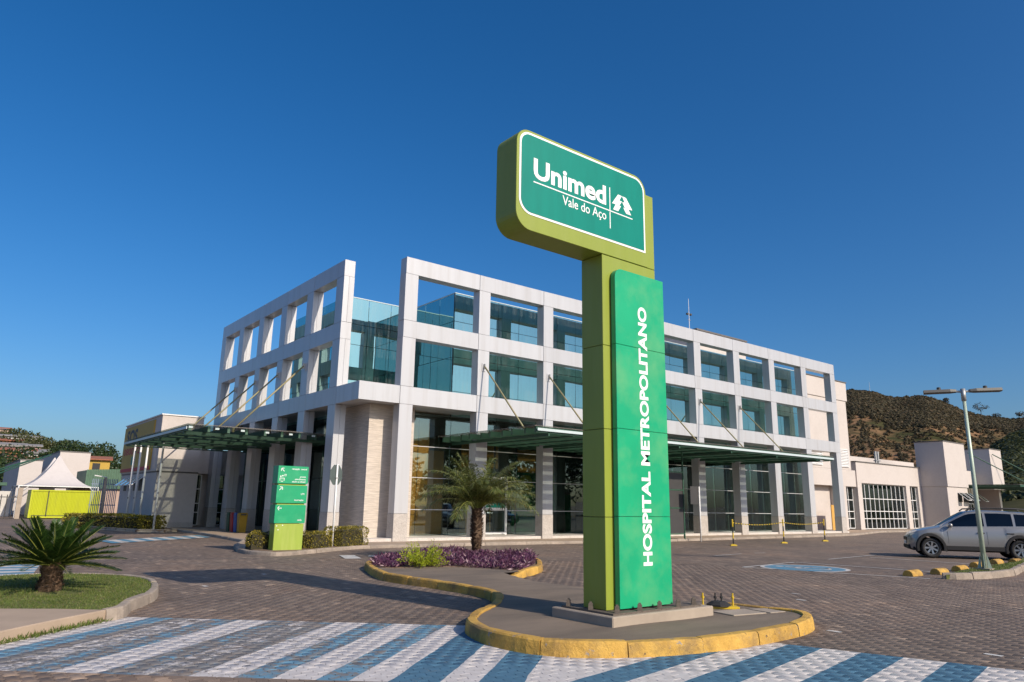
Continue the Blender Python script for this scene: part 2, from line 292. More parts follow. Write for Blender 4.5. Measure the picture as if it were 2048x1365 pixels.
    b = nt.nodes.new('ShaderNodeBump'); b.inputs['Strength'].default_value = 0.25; b.inputs['Distance'].default_value = 0.006
    nt.links.new(noise(nt, pos, 110, 4, 0.65), b.inputs['Height']); nt.links.new(b.outputs[0], p.inputs['Normal'])
    return m
M['paver'] = paving_mat('interlocking_paver', False); M['paving_far'] = paving_mat('distant_paving', True)
M['jointsand'] = mat('joint_sand', (0.040, 0.034, 0.028), 0.95, var=0.2, scale=20)

# ------------------------------------------------------------------ mesh helpers
class MB:
    """collects shapes, then links them as one mesh object"""
    def __init__(s): s.v = []; s.f = []
    def add(s, v, f):
        o = len(s.v); s.v.extend([tuple(p) for p in v]); s.f.extend([tuple(i+o for i in q) for q in f]); return s
    def box(s, x0, y0, z0, x1, y1, z1):
        return s.add([(x0, y0, z0), (x1, y0, z0), (x1, y1, z0), (x0, y1, z0), (x0, y0, z1), (x1, y0, z1), (x1, y1, z1), (x0, y1, z1)],
                     [(0, 3, 2, 1), (4, 5, 6, 7), (0, 1, 5, 4), (1, 2, 6, 5), (2, 3, 7, 6), (3, 0, 4, 7)])
    def prism(s, poly, z0, z1):
        n = len(poly); v = [(x, y, z0) for x, y in poly] + [(x, y, z1) for x, y in poly]
        return s.add(v, [tuple(range(n-1, -1, -1)), tuple(range(n, 2*n))] + [(i, (i+1) % n, n+(i+1) % n, n+i) for i in range(n)])
    def slab(s, pts, d):
        """polygon of 3d points extruded by vector d"""
        n = len(pts); pts = [Vector(p) for p in pts]; d = Vector(d)
        return s.add(pts + [p+d for p in pts], [tuple(range(n-1, -1, -1)), tuple(range(n, 2*n))] + [(i, (i+1) % n, n+(i+1) % n, n+i) for i in range(n)])
    def tube(s, pts, r, n=8, caps=True):
        pts = [Vector(p) for p in pts]; rs = r if isinstance(r, (list, tuple)) else [r]*len(pts)
        rings = []; ref = None
        for i, p in enumerate(pts):
            t = (pts[min(i+1, len(pts)-1)] - pts[max(i-1, 0)]).normalized()
            if ref is None: ref = Vector((1, 0, 0)) if abs(t.x) < 0.9 else Vector((0, 1, 0))
            a = (ref - t*ref.dot(t)).normalized(); b = t.cross(a); ref = a
            rings.append([p + (a*math.cos(2*math.pi*k/n) + b*math.sin(2*math.pi*k/n))*rs[i] for k in range(n)])
        v = [q for g in rings for q in g]; f = []
        for i in range(len(pts)-1):
            for k in range(n): f.append((i*n+k, i*n+(k+1) % n, (i+1)*n+(k+1) % n, (i+1)*n+k))
        if caps: f += [tuple(range(n-1, -1, -1)), tuple(range((len(pts)-1)*n, len(pts)*n))]
        return s.add(v, f)
    def lathe(s, prof, n=16, c=(0, 0, 0), axis='z'):
        v = []; f = []
        for r, h in prof:
            for k in range(n):
                a = 2*math.pi*k/n; x, y = r*math.cos(a), r*math.sin(a)
                v.append({'z': (c[0]+x, c[1]+y, c[2]+h), 'y': (c[0]+x, c[1]+h, c[2]+y), 'x': (c[0]+h, c[1]+x, c[2]+y)}[axis])
        for i in range(len(prof)-1):
            for k in range(n): f.append((i*n+k, i*n+(k+1) % n, (i+1)*n+(k+1) % n, (i+1)*n+k))
        return s.add(v, f)
    def bar(s, p, q, w, h=None):
        p, q = Vector(p), Vector(q); h = h or w; t = (q-p).normalized()
        a = t.cross(Vector((0, 0, 1))); a = a.normalized() if a.length > 1e-4 else Vector((1, 0, 0)); b = a.cross(t)
        c = [a*w/2+b*h/2, -a*w/2+b*h/2, -a*w/2-b*h/2, a*w/2-b*h/2]
        return s.add([p+x for x in c]+[q+x for x in c], [(0, 1, 2, 3), (7, 6, 5, 4), (0, 4, 5, 1), (1, 5, 6, 2), (2, 6, 7, 3), (3, 7, 4, 0)])
    def mesh(s, name, material, origin=(0, 0, 0)):
        me = bpy.data.meshes.new(name); o = Vector(origin)
        me.from_pydata([tuple(Vector(p)-o) for p in s.v], [], s.f)
        bm = bmesh.new(); bm.from_mesh(me); bmesh.ops.recalc_face_normals(bm, faces=bm.faces); bm.to_mesh(me); bm.free()
        me.materials.append(material); return me
    def build(s, name, material, parent=None, smooth=False, bevel=0.0, segs=1, local=False):
        org = (0, 0, 0)
        if parent is not None and not local:
            p = parent; org = Vector((0, 0, 0))
            while p is not None: org = org + Vector(p.location); p = p.parent
        material = M[material] if isinstance(material, str) else material
        me = s.mesh(name, material, org)
        if smooth: me.polygons.foreach_set('use_smooth', [True]*len(me.polygons))
        if bevel:
            bm = bmesh.new(); bm.from_mesh(me)
            ed = [e for e in bm.edges if len(e.link_faces) == 2 and e.calc_face_angle(0) > 0.6]
            bmesh.ops.bevel(bm, geom=ed, offset=bevel, segments=segs, affect='EDGES', profile=0.6); bm.to_mesh(me); bm.free()
        ob = bpy.data.objects.new(name, me); col.objects.link(ob)
        if parent is not None: ob.parent = parent
        return ob
def link(name, me, parent=None, loc=(0, 0, 0), rz=0.0):
    ob = bpy.data.objects.new(name, me); col.objects.link(ob); ob.location = loc; ob.rotation_euler = (0, 0, rz)
    if parent is not None: ob.parent = parent
    return ob
def thing(name, label, cat, loc=(0, 0, 0), rz=0.0, group=None):
    o = bpy.data.objects.new(name, None); col.objects.link(o); o.location = loc; o.rotation_euler = (0, 0, rz)
    o.empty_display_size = 0.3; tag(o, label, cat, group); return o
def tag(o, label, cat, group=None):
    o['label'] = label; o['category'] = cat
    if group: o['group'] = group
    return o
def kind(o, k): o['kind'] = k; return o
def copy_tree(o, parent=None):
    c = o.copy(); col.objects.link(c); c.parent = parent
    for ch in list(o.children): copy_tree(ch, c)
    return c
def quads_mesh(name, V, material, nper=4):
    """V: (n, nper, 3) array of loose polygons"""
    n = V.shape[0]; me = bpy.data.meshes.new(name)
    me.vertices.add(n*nper); me.vertices.foreach_set('co', V.reshape(-1).astype(np.float32))
    me.loops.add(n*nper); me.loops.foreach_set('vertex_index', np.arange(n*nper, dtype=np.int32))
    me.polygons.add(n); me.polygons.foreach_set('loop_start', np.arange(0, n*nper, nper, dtype=np.int32))
    me.polygons.foreach_set('loop_total', np.full(n, nper, dtype=np.int32))
    me.update(calc_edges=True); me.materials.append(M[material] if isinstance(material, str) else material); return me
def unit(a): return a/np.maximum(np.linalg.norm(a, axis=-1, keepdims=True), 1e-9)
def leaves(P, D, L, W, droop=0.0, roll=None):
    """diamond leaves: base points P, directions D, length L, width W -> (n,4,3)"""
    n = len(P); D = unit(D); R = rng.normal(size=(n, 3)) if roll is None else roll
    Sd = unit(np.cross(D, R)); L = np.broadcast_to(np.asarray(L, float), (n,))[:, None]; W = np.broadcast_to(np.asarray(W, float), (n,))[:, None]
    mid = P + D*L*0.45; tip = P + D*L; tip[:, 2] -= droop*L[:, 0]
    return np.stack([P, mid + Sd*W/2, tip, mid - Sd*W/2], 1)
def text_mesh(body, bold=0.0):
    cu = bpy.data.curves.new('t', 'FONT'); cu.body = body; cu.size = 1; cu.offset = bold; cu.resolution_u = 4
    ob = bpy.data.objects.new('t', cu); col.objects.link(ob)
    dg = bpy.context.evaluated_depsgraph_get(); me = bpy.data.meshes.new_from_object(ob.evaluated_get(dg))
    V = np.array([tuple(v.co) for v in me.vertices]); F = [tuple(p.vertices) for p in me.polygons]
    bpy.data.objects.remove(ob); bpy.data.curves.remove(cu); bpy.data.meshes.remove(me)
    return V[:, :2], F
def text(name, body, origin, U, Vv, width, height, material, parent, bold=0.0, cap=None):
    """lay lettering on a plane: origin = lower left of the ink, U/Vv unit vectors; width/height None keeps the proportion"""
    V, F = text_mesh(body, bold)
    lo, hi = V.min(0), V.max(0); sz = hi-lo
    if width is None: width = sz[0]*height/sz[1]
    if height is None: height = sz[1]*width/sz[0]
    q = (V-lo)/sz*np.array([width, height]); U, Vv, o = Vector(U), Vector(Vv), Vector(origin)
    mb = MB(); mb.add([o+U*a+Vv*b for a, b in q], F)
    return mb.build(name, material, parent)
def smooth_closed(pts, n=8):
    P = [Vector((*p, 0)) for p in pts]; out = []
    for i in range(len(P)):
        a, b, c, d = P[i-1], P[i], P[(i+1) % len(P)], P[(i+2) % len(P)]
        for k in range(n):
            t = k/n
            q = 0.5*((2*b) + (c-a)*t + (2*a-5*b+4*c-d)*t*t + (3*b-a-3*c+d)*t**3); out.append((q.x, q.y))
    return out
def smooth_open(pts, n=8):
    P = [Vector((*p, 0)) for p in pts]; P = [2*P[0]-P[1]] + P + [2*P[-1]-P[-2]]; out = []
    for i in range(1, len(P)-2):
        a, b, c, d = P[i-1], P[i], P[i+1], P[i+2]
        for k in range(n):
            t = k/n
            q = 0.5*((2*b) + (c-a)*t + (2*a-5*b+4*c-d)*t*t + (3*b-a-3*c+d)*t**3); out.append((q.x, q.y))
    out.append((P[-2].x, P[-2].y)); return out
def inset(poly, d):
    A = sum(a[0]*b[1]-b[0]*a[1] for a, b in zip(poly, poly[1:]+poly[:1])); out = []
    for i in range(len(poly)):
        a, b = Vector(poly[i-1]), Vector(poly[(i+1) % len(poly)]); t = (b-a).normalized(); nn = Vector((-t.y, t.x))*(1 if A > 0 else -1)
        out.append((poly[i][0]+nn.x*d, poly[i][1]+nn.y*d))
    return out
def inside(poly, x, y):
    c = np.zeros(np.shape(x), bool); n = len(poly); j = n-1
    for i in range(n):
        (xi, yi), (xj, yj) = poly[i], poly[j]
        c ^= ((yi > y) != (yj > y)) & (x < (xj-xi)*(y-yi)/((yj-yi) or 1e-12)+xi); j = i
    return c
def kerb(path, closed, parent, material, h=0.14, wd=0.13, stone=0.85, side=1, name='kerb_stone', jit=0.008, h0=None):
    """kerb stones laid one after another along a path; side = which side the kerb body lies on"""
    P = [Vector((*p, 0)) for p in path]
    if closed: P.append(P[0].copy())
    cum = [0]
    for a, b in zip(P, P[1:]): cum.append(cum[-1]+(b-a).length)
    def at(d):
        d = max(0, min(cum[-1], d)); i = max(0, min(len(cum)-2, int(np.searchsorted(cum, d)-1)))
        f = (d-cum[i])/max(1e-9, cum[i+1]-cum[i]); return P[i].lerp(P[i+1], f), (P[i+1]-P[i]).normalized()
    N = max(1, round(cum[-1]/stone)); L = cum[-1]/N
    for k in range(N):
        a, b = k*L+0.006, (k+1)*L-0.006; m = 6; mb = MB(); rows = []
        dz = random.uniform(-jit, jit); dn = random.uniform(-jit, jit)
        for i in range(m+1):
            p, t = at(a+(b-a)*i/m); nn = Vector((-t.y, t.x, 0))*side
            hh = h+dz if h0 is None else h0 + (h-h0)*min(1, (a+(b-a)*i/m)/0.9)
            pr = [(dn-0.012, -0.05), (dn, hh*0.55), (dn+0.008, hh-0.022), (dn+0.026, hh-0.004), (dn+wd*0.6, hh), (dn+wd-0.012, hh), (dn+wd, hh-0.012), (dn+wd, -0.05)]
            e = 0.006 if i in (0, m) else 0
            rows.append([p+nn*(u+ (e if u < wd/2 else -e)) + Vector((0, 0, z-e*(z > 0))) for u, z in pr])
        n = len(rows[0]); f = []
        for i in range(m):
            for j in range(n-1): f.append((i*n+j, (i+1)*n+j, (i+1)*n+j+1, i*n+j+1))
        f += [tuple(range(n)), tuple(range(m*n+n-1, m*n-1, -1))]
        mb.add([q for r in rows for q in r], f)
        mb.build(name, material, parent)
# ------------------------------------------------------------------ ground and road
kind(MB().add([(-2500, -2500, -0.06), (2500, -2500, -0.06), (2500, 2500, -0.06), (-2500, 2500, -0.06)], [(0, 1, 2, 3)]).build('ground', 'soil'), 'structure')
road = MB().add([(-70, -60, -0.012), (95, -60, -0.012), (95, 75, -0.012), (-70, 75, -0.012)], [(0, 1, 2, 3)]).build('road', 'paving_far')
kind(road, 'structure')

ISL = smooth_closed([(-4.52, -10.15), (-5.06, -11.74), (-5.09, -12.6), (-4.97, -13.83), (-4.99, -15.08), (-5.2, -15.7), (-5.53, -16.18), (-5.98, -16.68), (-6.56, -17.12), (-6.92, -17.46), (-7.2, -17.84), (-7.39, -18.38), (-7.41, -18.78), (-7.32, -19.26), (-7.04, -19.63), (-6.5, -19.96), (-5.8, -20.17), (-5.21, -20.26), (-4.4, -20.25), (-3.72, -20.18), (-3.1, -19.95), (-2.72, -19.55), (-2.78, -18.9), (-2.85, -18.2), (-2.85, -17.5), (-2.7, -16.0), (-2.5, -14.4), (-2.5, -13.5), (-2.7, -12.95), (-2.34, -12.88), (-1.11, -12.1), (-0.24, -11.18), (0.4, -10.3), (0.75, -9.2), (0.3, -8.0), (-1.2, -7.4), (-2.8, -8.0), (-4.0, -9.1)], 6)
GRS = smooth_closed([(-10.5, -14.66), (-10.03, -13.84), (-9.6, -13.05), (-9.31, -12.14), (-9.12, -11.0), (-9.3, -10.1), (-9.73, -9.4), (-10.46, -8.9), (-11.3, -8.95), (-13, -9.3), (-16, -10.5), (-17, -12.5), (-16, -15.0), (-13.5, -14.9), (-12.0, -14.4)], 6)
WLK = [(-11.0, -14.2), (-10.5, -14.62), (-11.05, -15.12), (-11.67, -15.75), (-12.6, -16.6), (-15.5, -18.8), (-18, -17.5), (-16, -14.6), (-13, -13.9), (-11.56, -13.84)]
SIDE = [(-4.85, -2.4), (-4.9, -3.3), (-4.7, -4.05), (-4.3, -4.42), (-3.1, -3.76), (-1.15, -2.45), (0.05, -2.1), (5.0, -2.1), (15.0, -2.6), (24.0, -2.2), (34.0, -1.7), (44.0, 1.2), (58.0, 1.3), (75.0, 1.3), (75.0, 22), (-2.4, 22), (-2.45, 9.8), (-2.9, 3.0), (-4.2, 0.0)]
RIS = [(6.33, -17.85), (6.5, -18.1), (7.45, -18.4), (9.4, -18.35), (12.1, -17.8), (18, -16.6), (18, -15.9), (14, -16.95), (10.6, -17.25), (8.3, -17.45)]

# ---- interlocking blocks: real pieces near the camera
PL_, PW_, AMP = 0.225, 0.1125, 0.012
def paver_ring(inset):
    L, W = PL_, PW_; g = 0.0022+inset
    tri = lambda k: AMP*(1 if k % 2 == 0 else -1)
    lft = [(-W/2+tri(k)+g, -L/2+k*L/4) for k in range(5)]; rgt = [(W/2+tri(k)-g, -L/2+k*L/4) for k in range(5)]
    lft[0] = (lft[0][0], lft[0][1]+g); rgt[0] = (rgt[0][0], rgt[0][1]+g); lft[4] = (lft[4][0], lft[4][1]-g); rgt[4] = (rgt[4][0], rgt[4][1]-g)
    b0 = (AMP, -L/2+g+0.008); b1 = (AMP, L/2-g+0.008)
    return np.array(lft[:1]+[b0]+rgt+[b1]+lft[:0:-1])       # counter-clockwise, 12 points
R_top, R_out = paver_ring(0.0018), paver_ring(0.0)
n12 = 12
PV = np.concatenate([np.c_[R_top, np.zeros(n12)], np.c_[R_out, np.full(n12, -0.0016)], np.c_[R_out, np.full(n12, -0.02)]])
PF = [tuple(range(n12))] + [(n12+i, n12+(i+1) % n12, (i+1) % n12, i) for i in range(n12)] + [(2*n12+i, 2*n12+(i+1) % n12, n12+(i+1) % n12, n12+i) for i in range(n12)]
cx, cy = [], []
for i in range(int(-16/PW_), int(18/PW_)):
    off = 0.0 if i % 2 == 0 else PL_/2
    for j in range(int(-27/PL_), int(3/PL_)):
        cx.append(i*PW_); cy.append(j*PL_+off)
cx, cy = np.array(cx), np.array(cy)
dx, dy = cx-CAM.x, cy-CAM.y; dist = np.hypot(dx, dy); az = np.degrees(np.arctan2(dx, dy))
keep = (dist < 21.5) & (dist > 4.6) & (az > -4) & (az < 80)
for poly in (ISL, GRS, WLK, SIDE, RIS):
    P_ = np.array(poly); c_ = P_.mean(0); keep &= ~inside([tuple(p) for p in c_+(P_-c_)*0.95], cx, cy)
cx, cy, dist, az = cx[keep], cy[keep], dist[keep], az[keep]
fwd = (cx-CAM.x)*math.sin(YAW)+(cy-CAM.y)*math.cos(YAW); lat = np.abs((cx-CAM.x)*math.cos(YAW)-(cy-CAM.y)*math.sin(YAW))
vis = (fwd > 6.15) & (lat < fwd*0.70)
order = np.argsort(np.where(vis, dist, 1e3))
single, rest = order[:300], order[300:]
me = bpy.data.meshes.new('paving_block'); me.from_pydata([tuple(v) for v in PV], [], PF); me.materials.append(M['paver'])
for k in single:
    o = link('paving_block', me, road, (cx[k], cy[k], rng.normal(0, 0.0007)), rng.normal(0, 0.004))
    o.rotation_euler[0] = rng.normal(0, 0.003); o.rotation_euler[1] = rng.normal(0, 0.004)
N = len(rest); A = rng.normal(0, 0.004, N); V = np.repeat(PV[None], N, 0)
tx, ty = rng.normal(0, 0.0022, N), rng.normal(0, 0.0018, N)
X_ = V[:, :, 0]*np.cos(A)[:, None]-V[:, :, 1]*np.sin(A)[:, None]; Y_ = V[:, :, 0]*np.sin(A)[:, None]+V[:, :, 1]*np.cos(A)[:, None]
Zt = V[:, :, 2]+X_*tx[:, None]+Y_*ty[:, None]+rng.normal(0, 0.0007, N)[:, None]
V = np.stack([X_+cx[rest][:, None], Y_+cy[rest][:, None], Zt], -1)
loops = np.array([i for f in PF for i in f]); lt = np.array([len(f) for f in PF]); nv = len(PV); nl = len(loops)
me = bpy.data.meshes.new('block_paving'); me.vertices.add(N*nv); me.vertices.foreach_set('co', V.reshape(-1).astype(np.float32))
me.loops.add(N*nl); me.loops.foreach_set('vertex_index', (loops[None]+(np.arange(N)*nv)[:, None]).reshape(-1).astype(np.int32))
LT = np.tile(lt, N); me.polygons.add(len(LT)); me.polygons.foreach_set('loop_start', np.concatenate([[0], np.cumsum(LT)[:-1]]).astype(np.int32)); me.polygons.foreach_set('loop_total', LT.astype(np.int32))
me.update(calc_edges=True); me.materials.append(M['paver'])
kind(link('block_paving', me, road), 'stuff')
# bedding sand seen in the joints
a0, a1 = math.radians(-4), math.radians(80); fan = []
for r, rev in ((4.5, False), (21.6, True)):
    aa = np.linspace(a0, a1, 40); aa = aa[::-1] if rev else aa
    fan += [(CAM.x+r*math.sin(a), CAM.y+r*math.cos(a), -0.0075) for a in aa]
kind(MB().add(fan, [tuple(range(len(fan)))]).build('joint_sand', 'jointsand', road), 'stuff')

# ------------------------------------------------------------------ sign island with yellow kerb
isl = MB(); step = 0.07
P_ = np.array(ISL); gx, gy = np.meshgrid(np.arange(-7.6, 1.0, step), np.arange(-20.5, -7.2, step), indexing='ij')
ins = inside(inset(ISL, 0.075), gx+step/2, gy+step/2)
def isl_z(x, y):                                        # the asphalt runs down flush with the road on the far side
    d = np.abs(x+2.45); along = np.clip((-12.9-y)/0.6, 0, 1)*np.clip((y+18.2)/0.8, 0, 1)
    return 0.128-0.120*np.clip(1-d/1.3, 0, 1)**1.2*along
idx = {}; vv, ff = [], []
for i, j in zip(*np.where(ins)):
    q = []
    for a, b in ((0, 0), (1, 0), (1, 1), (0, 1)):
        key = (i+a, j+b)
        if key not in idx:
            x, y = -7.6+key[0]*step, -20.5+key[1]*step; idx[key] = len(vv)
            vv.append((x, y, float(isl_z(x, y))+0.006*math.sin(x*3.1)*math.cos(y*2.3)))
        q.append(idx[key])
    ff.append(tuple(q))
me = bpy.data.meshes.new('traffic_island'); me.from_pydata(vv, [], ff); me.materials.append(M['asphalt'])
me.polygons.foreach_set('use_smooth', [True]*len(me.polygons))
island = kind(link('traffic_island', me), 'structure')
i0 = 0; seg = lambda a, b: [ISL[k % len(ISL)] for k in range(a, b+1)]
# control point k sits at index 6k of the smoothed outline
kerb(seg(0, 23*6), False, island, 'kerb_yellow', h=0.155, wd=0.14, stone=0.95, side=1)
kerb(seg(27*6+4, 38*6), False, island, 'kerb_yellow', h=0.16, wd=0.14, stone=0.95, side=1, h0=0.03)
# cover plates and stains on the island
MB().slab([(-3.95, -19.32, 0.128), (-3.35, -19.42, 0.128), (-3.28, -19.02, 0.128), (-3.88, -18.92, 0.128)], (0, 0, 0.018)).build('cover_slab', 'concrete', island, bevel=0.006)
MB().slab([(-3.27, -19.43, 0.128), (-2.98, -19.48, 0.128), (-2.93, -19.12, 0.128), (-3.20, -19.03, 0.128)], (0, 0, 0.014)).build('cover_slab', 'concrete', island, bevel=0.006)

# ------------------------------------------------------------------ lawn island and concrete walk (left)
lawn = kind(MB().prism(inset(GRS, 0.06), -0.05, 0.125).build('lawn', 'turf'), 'structure')
kerb(GRS[0:46], False, lawn, 'kerb_plain', h=0.15, wd=0.12, stone=0.9, side=1)
kerb(GRS[46:60], False, lawn, 'kerb_plain', h=0.13, wd=0.12, stone=0.9, side=1)
walk = kind(MB().prism(WLK, -0.05, 0.136).build('footpath', 'walk', bevel=0.012), 'structure')
n = 60000; gx = rng.uniform(-12.6, -9.0, n); gy = rng.uniform(-15.2, -8.6, n)
Pk = np.array(GRS); c_ = Pk.mean(0)
k = inside(inset(GRS, 0.08), gx, gy) & ~inside(WLK, gx, gy)
k &= ~((np.hypot(gx+10.75, gy+12.35) < 0.35) & (rng.random(n) < 0.75))
gx, gy = gx[k], gy[k]; n = len(gx)
P0 = np.c_[gx, gy, np.full(n, 0.12)]; D0 = np.c_[rng.normal(0, 0.55, n), rng.normal(0, 0.55, n), np.ones(n)]
kind(link('grass', quads_mesh('grass', leaves(P0, D0, rng.uniform(0.018, 0.045, n), 0.006), 'grass'), lawn), 'stuff')
# tufts along the joint between footpath and road
t = rng.random(700); ex = -10.5-1.6*t+rng.normal(0, 0.02, 700); ey = -14.66-1.5*t+rng.normal(0, 0.03, 700)
P0 = np.c_[ex, ey, np.full(700, 0.0)]; D0 = np.c_[rng.normal(0, 0.6, 700), rng.normal(0, 0.6, 700), np.ones(700)]
kind(link('weeds', quads_mesh('weeds', leaves(P0, D0, rng.uniform(0.03, 0.10, 700), 0.012), 'grass'), walk), 'stuff')

# ------------------------------------------------------------------ pavement round the hospital
pav = kind(MB().prism(inset(SIDE, 0.06), -0.05, 0.085).build('pavement', 'walk'), 'structure')
kerb(smooth_open(SIDE[0:7], 6)+[(5.0, -2.1), (15.0, -2.6), (24.0, -2.2), (34.0, -1.7), (44.0, 1.2), (58, 1.3)], False, pav, 'kerb_plain', h=0.105, wd=0.13, stone=1.0, side=1)
kerb([(-2.4, 22), (-2.45, 9.8), (-2.9, 3.0), (-4.2, 0.0), (-4.85, -2.4)], False, pav, 'kerb_plain', h=0.105, wd=0.13, stone=1.0, side=1)
# soil bed of the direction totem
MB().prism([(-4.6, -2.3), (-4.65, -3.2), (-4.5, -3.9), (-4.2, -4.2), (-3.1, -3.55), (-1.2, -2.25), (-0.3, -1.9), (-0.4, -1.4), (-2.8, -1.6)], 0.06, 0.10).build('planting_soil', 'soil', pav)

# ------------------------------------------------------------------ parking island (right)
ris = kind(MB().prism(inset(RIS, 0.06), -0.05, 0.10).build('parking_island', 'turf'), 'structure')
kerb(RIS[0:6], False, ris, 'kerb_plain', h=0.14, wd=0.14, stone=0.8, side=1, jit=0.02)
n = 9000; gx = rng.uniform(6.3, 14, n); gy = rng.uniform(-18.4, -16.5, n); k = inside(inset(RIS, 0.1), gx, gy); gx, gy = gx[k], gy[k]; n = len(gx)
P0 = np.c_[gx, gy, np.full(n, 0.095)]; D0 = np.c_[rng.normal(0, 0.6, n), rng.normal(0, 0.6, n), np.ones(n)]
kind(link('grass', quads_mesh('grass', leaves(P0, D0, rng.uniform(0.02, 0.07, n), 0.01), 'grass'), ris), 'stuff')

# ------------------------------------------------------------------ painted markings (thin sheets)
def strip(name, p, q, wd, material, z=0.004):
    p, q = Vector((*p, z)), Vector((*q, z)); t = (q-p).normalized(); nn = Vector((-t.y, t.x, 0))*wd/2
    return kind(MB().add([p+nn, q+nn, q-nn, p-nn], [(0, 1, 2, 3)]).build(name, material, road), 'structure')
for p, q in (((4.86, -13.45), (6.11, -17.64)), ((8.03, -13.09), (8.38, -17.3)), ((12.81, -13.02), (12.61, -16.8)), ((14.2, -12.5), (10.3, -12.9)), ((4.86, -13.45), (8.03, -13.09)), ((8.2, -10.1), (10.0, -9.9)), ((10.8, -9.9), (11.4, -9.95)), ((16.6, -12.8), (16.2, -16.0))):
    strip('parking_line', p, q, 0.085, 'paint_w')
# accessible bay symbol
c = (6.2, -14.45)
def disc(r0, r1, material, z, name):
    n = 36; a = [2*math.pi*k/n for k in range(n)]
    o = [(c[0]+r1*math.cos(t), c[1]+r1*math.sin(t), z) for t in a]
    if r0 == 0: mb = MB().add(o, [tuple(range(n))])
    else:
        i = [(c[0]+r0*math.cos(t), c[1]+r0*math.sin(t), z) for t in a]; mb = MB().add(o+i, [(k, (k+1) % n, n+(k+1) % n, n+k) for k in range(n)])
    return kind(mb.build(name, material, road), 'structure')
disc(0, 1.02, 'paint_b', 0.004, 'bay_symbol_disc'); disc(1.02, 1.13, 'paint_w', 0.004, 'bay_symbol_rim')
wm = MB()
def sy(a, b, wd):
    p = Vector((c[0]+a[0], c[1]+a[1], 0.008)); q = Vector((c[0]+b[0], c[1]+b[1], 0.008)); t = (q-p).normalized(); nn = Vector((-t.y, t.x, 0))*wd/2; wm.add([p+nn, q+nn, q-nn, p-nn], [(0, 1, 2, 3)])
sy((-0.1, 0.5), (-0.05, 0.0), 0.12); sy((-0.05, 0.02), (0.32, 0.0), 0.1); sy((0.3, 0.03), (0.42, -0.45), 0.1); sy((-0.05, 0.25), (0.25, 0.22), 0.08); sy((0.38, -0.45), (0.56, -0.38), 0.08)
n = 14; arc = [(0.05+0.42*math.cos(t), -0.22+0.42*math.sin(t)) for t in np.linspace(math.radians(115), math.radians(360), n)]
for a, b in zip(arc, arc[1:]): sy(a, b, 0.08)
wm.add([(c[0]-0.12+0.11*math.cos(t), c[1]+0.66+0.11*math.sin(t), 0.008) for t in np.linspace(0, 2*math.pi, 14)[:-1]], [tuple(range(13))])
kind(wm.build('wheelchair_mark', 'paint_w', road), 'structure')
# striped crossings further off
def crossing(A, B, C_, D_, n, first):
    A, B, C_, D_ = [Vector((*p, 0.004)) for p in (A, B, C_, D_)]
    for k in range(n):
        p, q = A.lerp(B, k/n), A.lerp(B, (k+1)/n); r, s_ = D_.lerp(C_, (k+1)/n), D_.lerp(C_, k/n)
        kind(MB().add([p, q, r, s_], [(0, 1, 2, 3)]).build('crossing_stripe', 'paint_w' if (k+first) % 2 else 'paint_b', road), 'structure')
crossing((-7.3, 5.7), (-2.7, 9.4), (-2.8, 7.2), (-7.15, 3.7), 13, 0)
crossing((-13.0, -3.2), (-12.9, -7.7), (-10.6, -7.6), (-10.15, -4.7), 9, 1)
# remains of older markings: a worn bar by the totem bed, single whitened blocks
strip('worn_marking', (-2.52, -5.0), (-2.95, -6.3), 0.45, 'paint_w'); strip('worn_marking', (-1.6, -5.5), (-1.9, -6.0), 0.8, 'paint_w')
for x, y in ((-0.40, -18.26), (-3.10, -20.32), (0.35, -17.6), (-3.18, -21.95), (-3.02, -22.3), (-8.3, -11.2), (-6.6, -9.6)):
    i_, j_ = round(x/PW_), 0; xx = i_*PW_; off = 0.0 if i_ % 2 == 0 else PL_/2; yy = round((y-off)/PL_)*PL_+off
    strip('whitened_block', (xx, yy-0.09), (xx, yy+0.09), 0.08, 'paint_w', 0.0035)
# ------------------------------------------------------------------ hospital
ZT, ZTB, Z2T, Z2B, Z1T, Z1B, ZG = 11.640, 10.934, 8.913, 8.199, 6.157, 5.436, 1.130
X0, PX, CW, Y0, PY, CL, DP = 1.813, 3.806, 0.609, 2.038, 3.133, 0.712, 0.48
GY = 1.9                                                     # setback of the glass behind the frame
hos = thing('hospital_building', 'three storey hospital with pale metal grid frame in front of teal mirror glass', 'building')
def panel(x0, y0, z0, x1, y1, z1, mt='clad', nm='cladding_panel'):
    return MB().box(x0, y0, z0, x1, y1, z1).build(nm, mt, hos, bevel=0.004)
g = 0.010
levels = [(Z1B, Z1T), (Z2B, Z2T), (ZTB, ZT)]
XR = X0+9*PX+CW
# front beams: one panel per bay
for li, (a, b) in enumerate(levels):
    for k in range(9):
        xa = X0+k*PX; xb = X0+(k+1)*PX if k < 8 else XR
        panel(xa+g, 0, a, xb-g, DP, b)
    MB().box(X0+0.03, 0.02, a+0.02, XR-0.03, DP-0.02, b-0.02).build('frame_core', 'core', hos)
panel(0, 0, Z1B, X0-g, DP, Z1T)                               # lower beam wraps the corner
panel(0, DP+g, Z1B, DP, Y0-g, Z1T)
MB().box(0.02, 0.02, Z1B+0.02, X0+0.05, DP-0.03, Z1T-0.02).build('frame_core', 'core', hos)
# front columns
for k in range(10):
    xa = X0+k*PX; xb = xa+CW
    for a, b in ((ZG+g, Z1B-g), (Z1T+g, Z2B-g), (Z2T+g, ZTB-g)):
        panel(xa, 0, a, xb, DP, b)
    MB().box(xa+0.02, 0.02, 0, xb-0.02, DP-0.02, ZTB+0.3).build('frame_core', 'core', hos)
    MB().box(xa-0.012, -0.012, -0.02, xb+0.012, DP+0.012, ZG).build('granite_base', 'granite', hos, bevel=0.006)
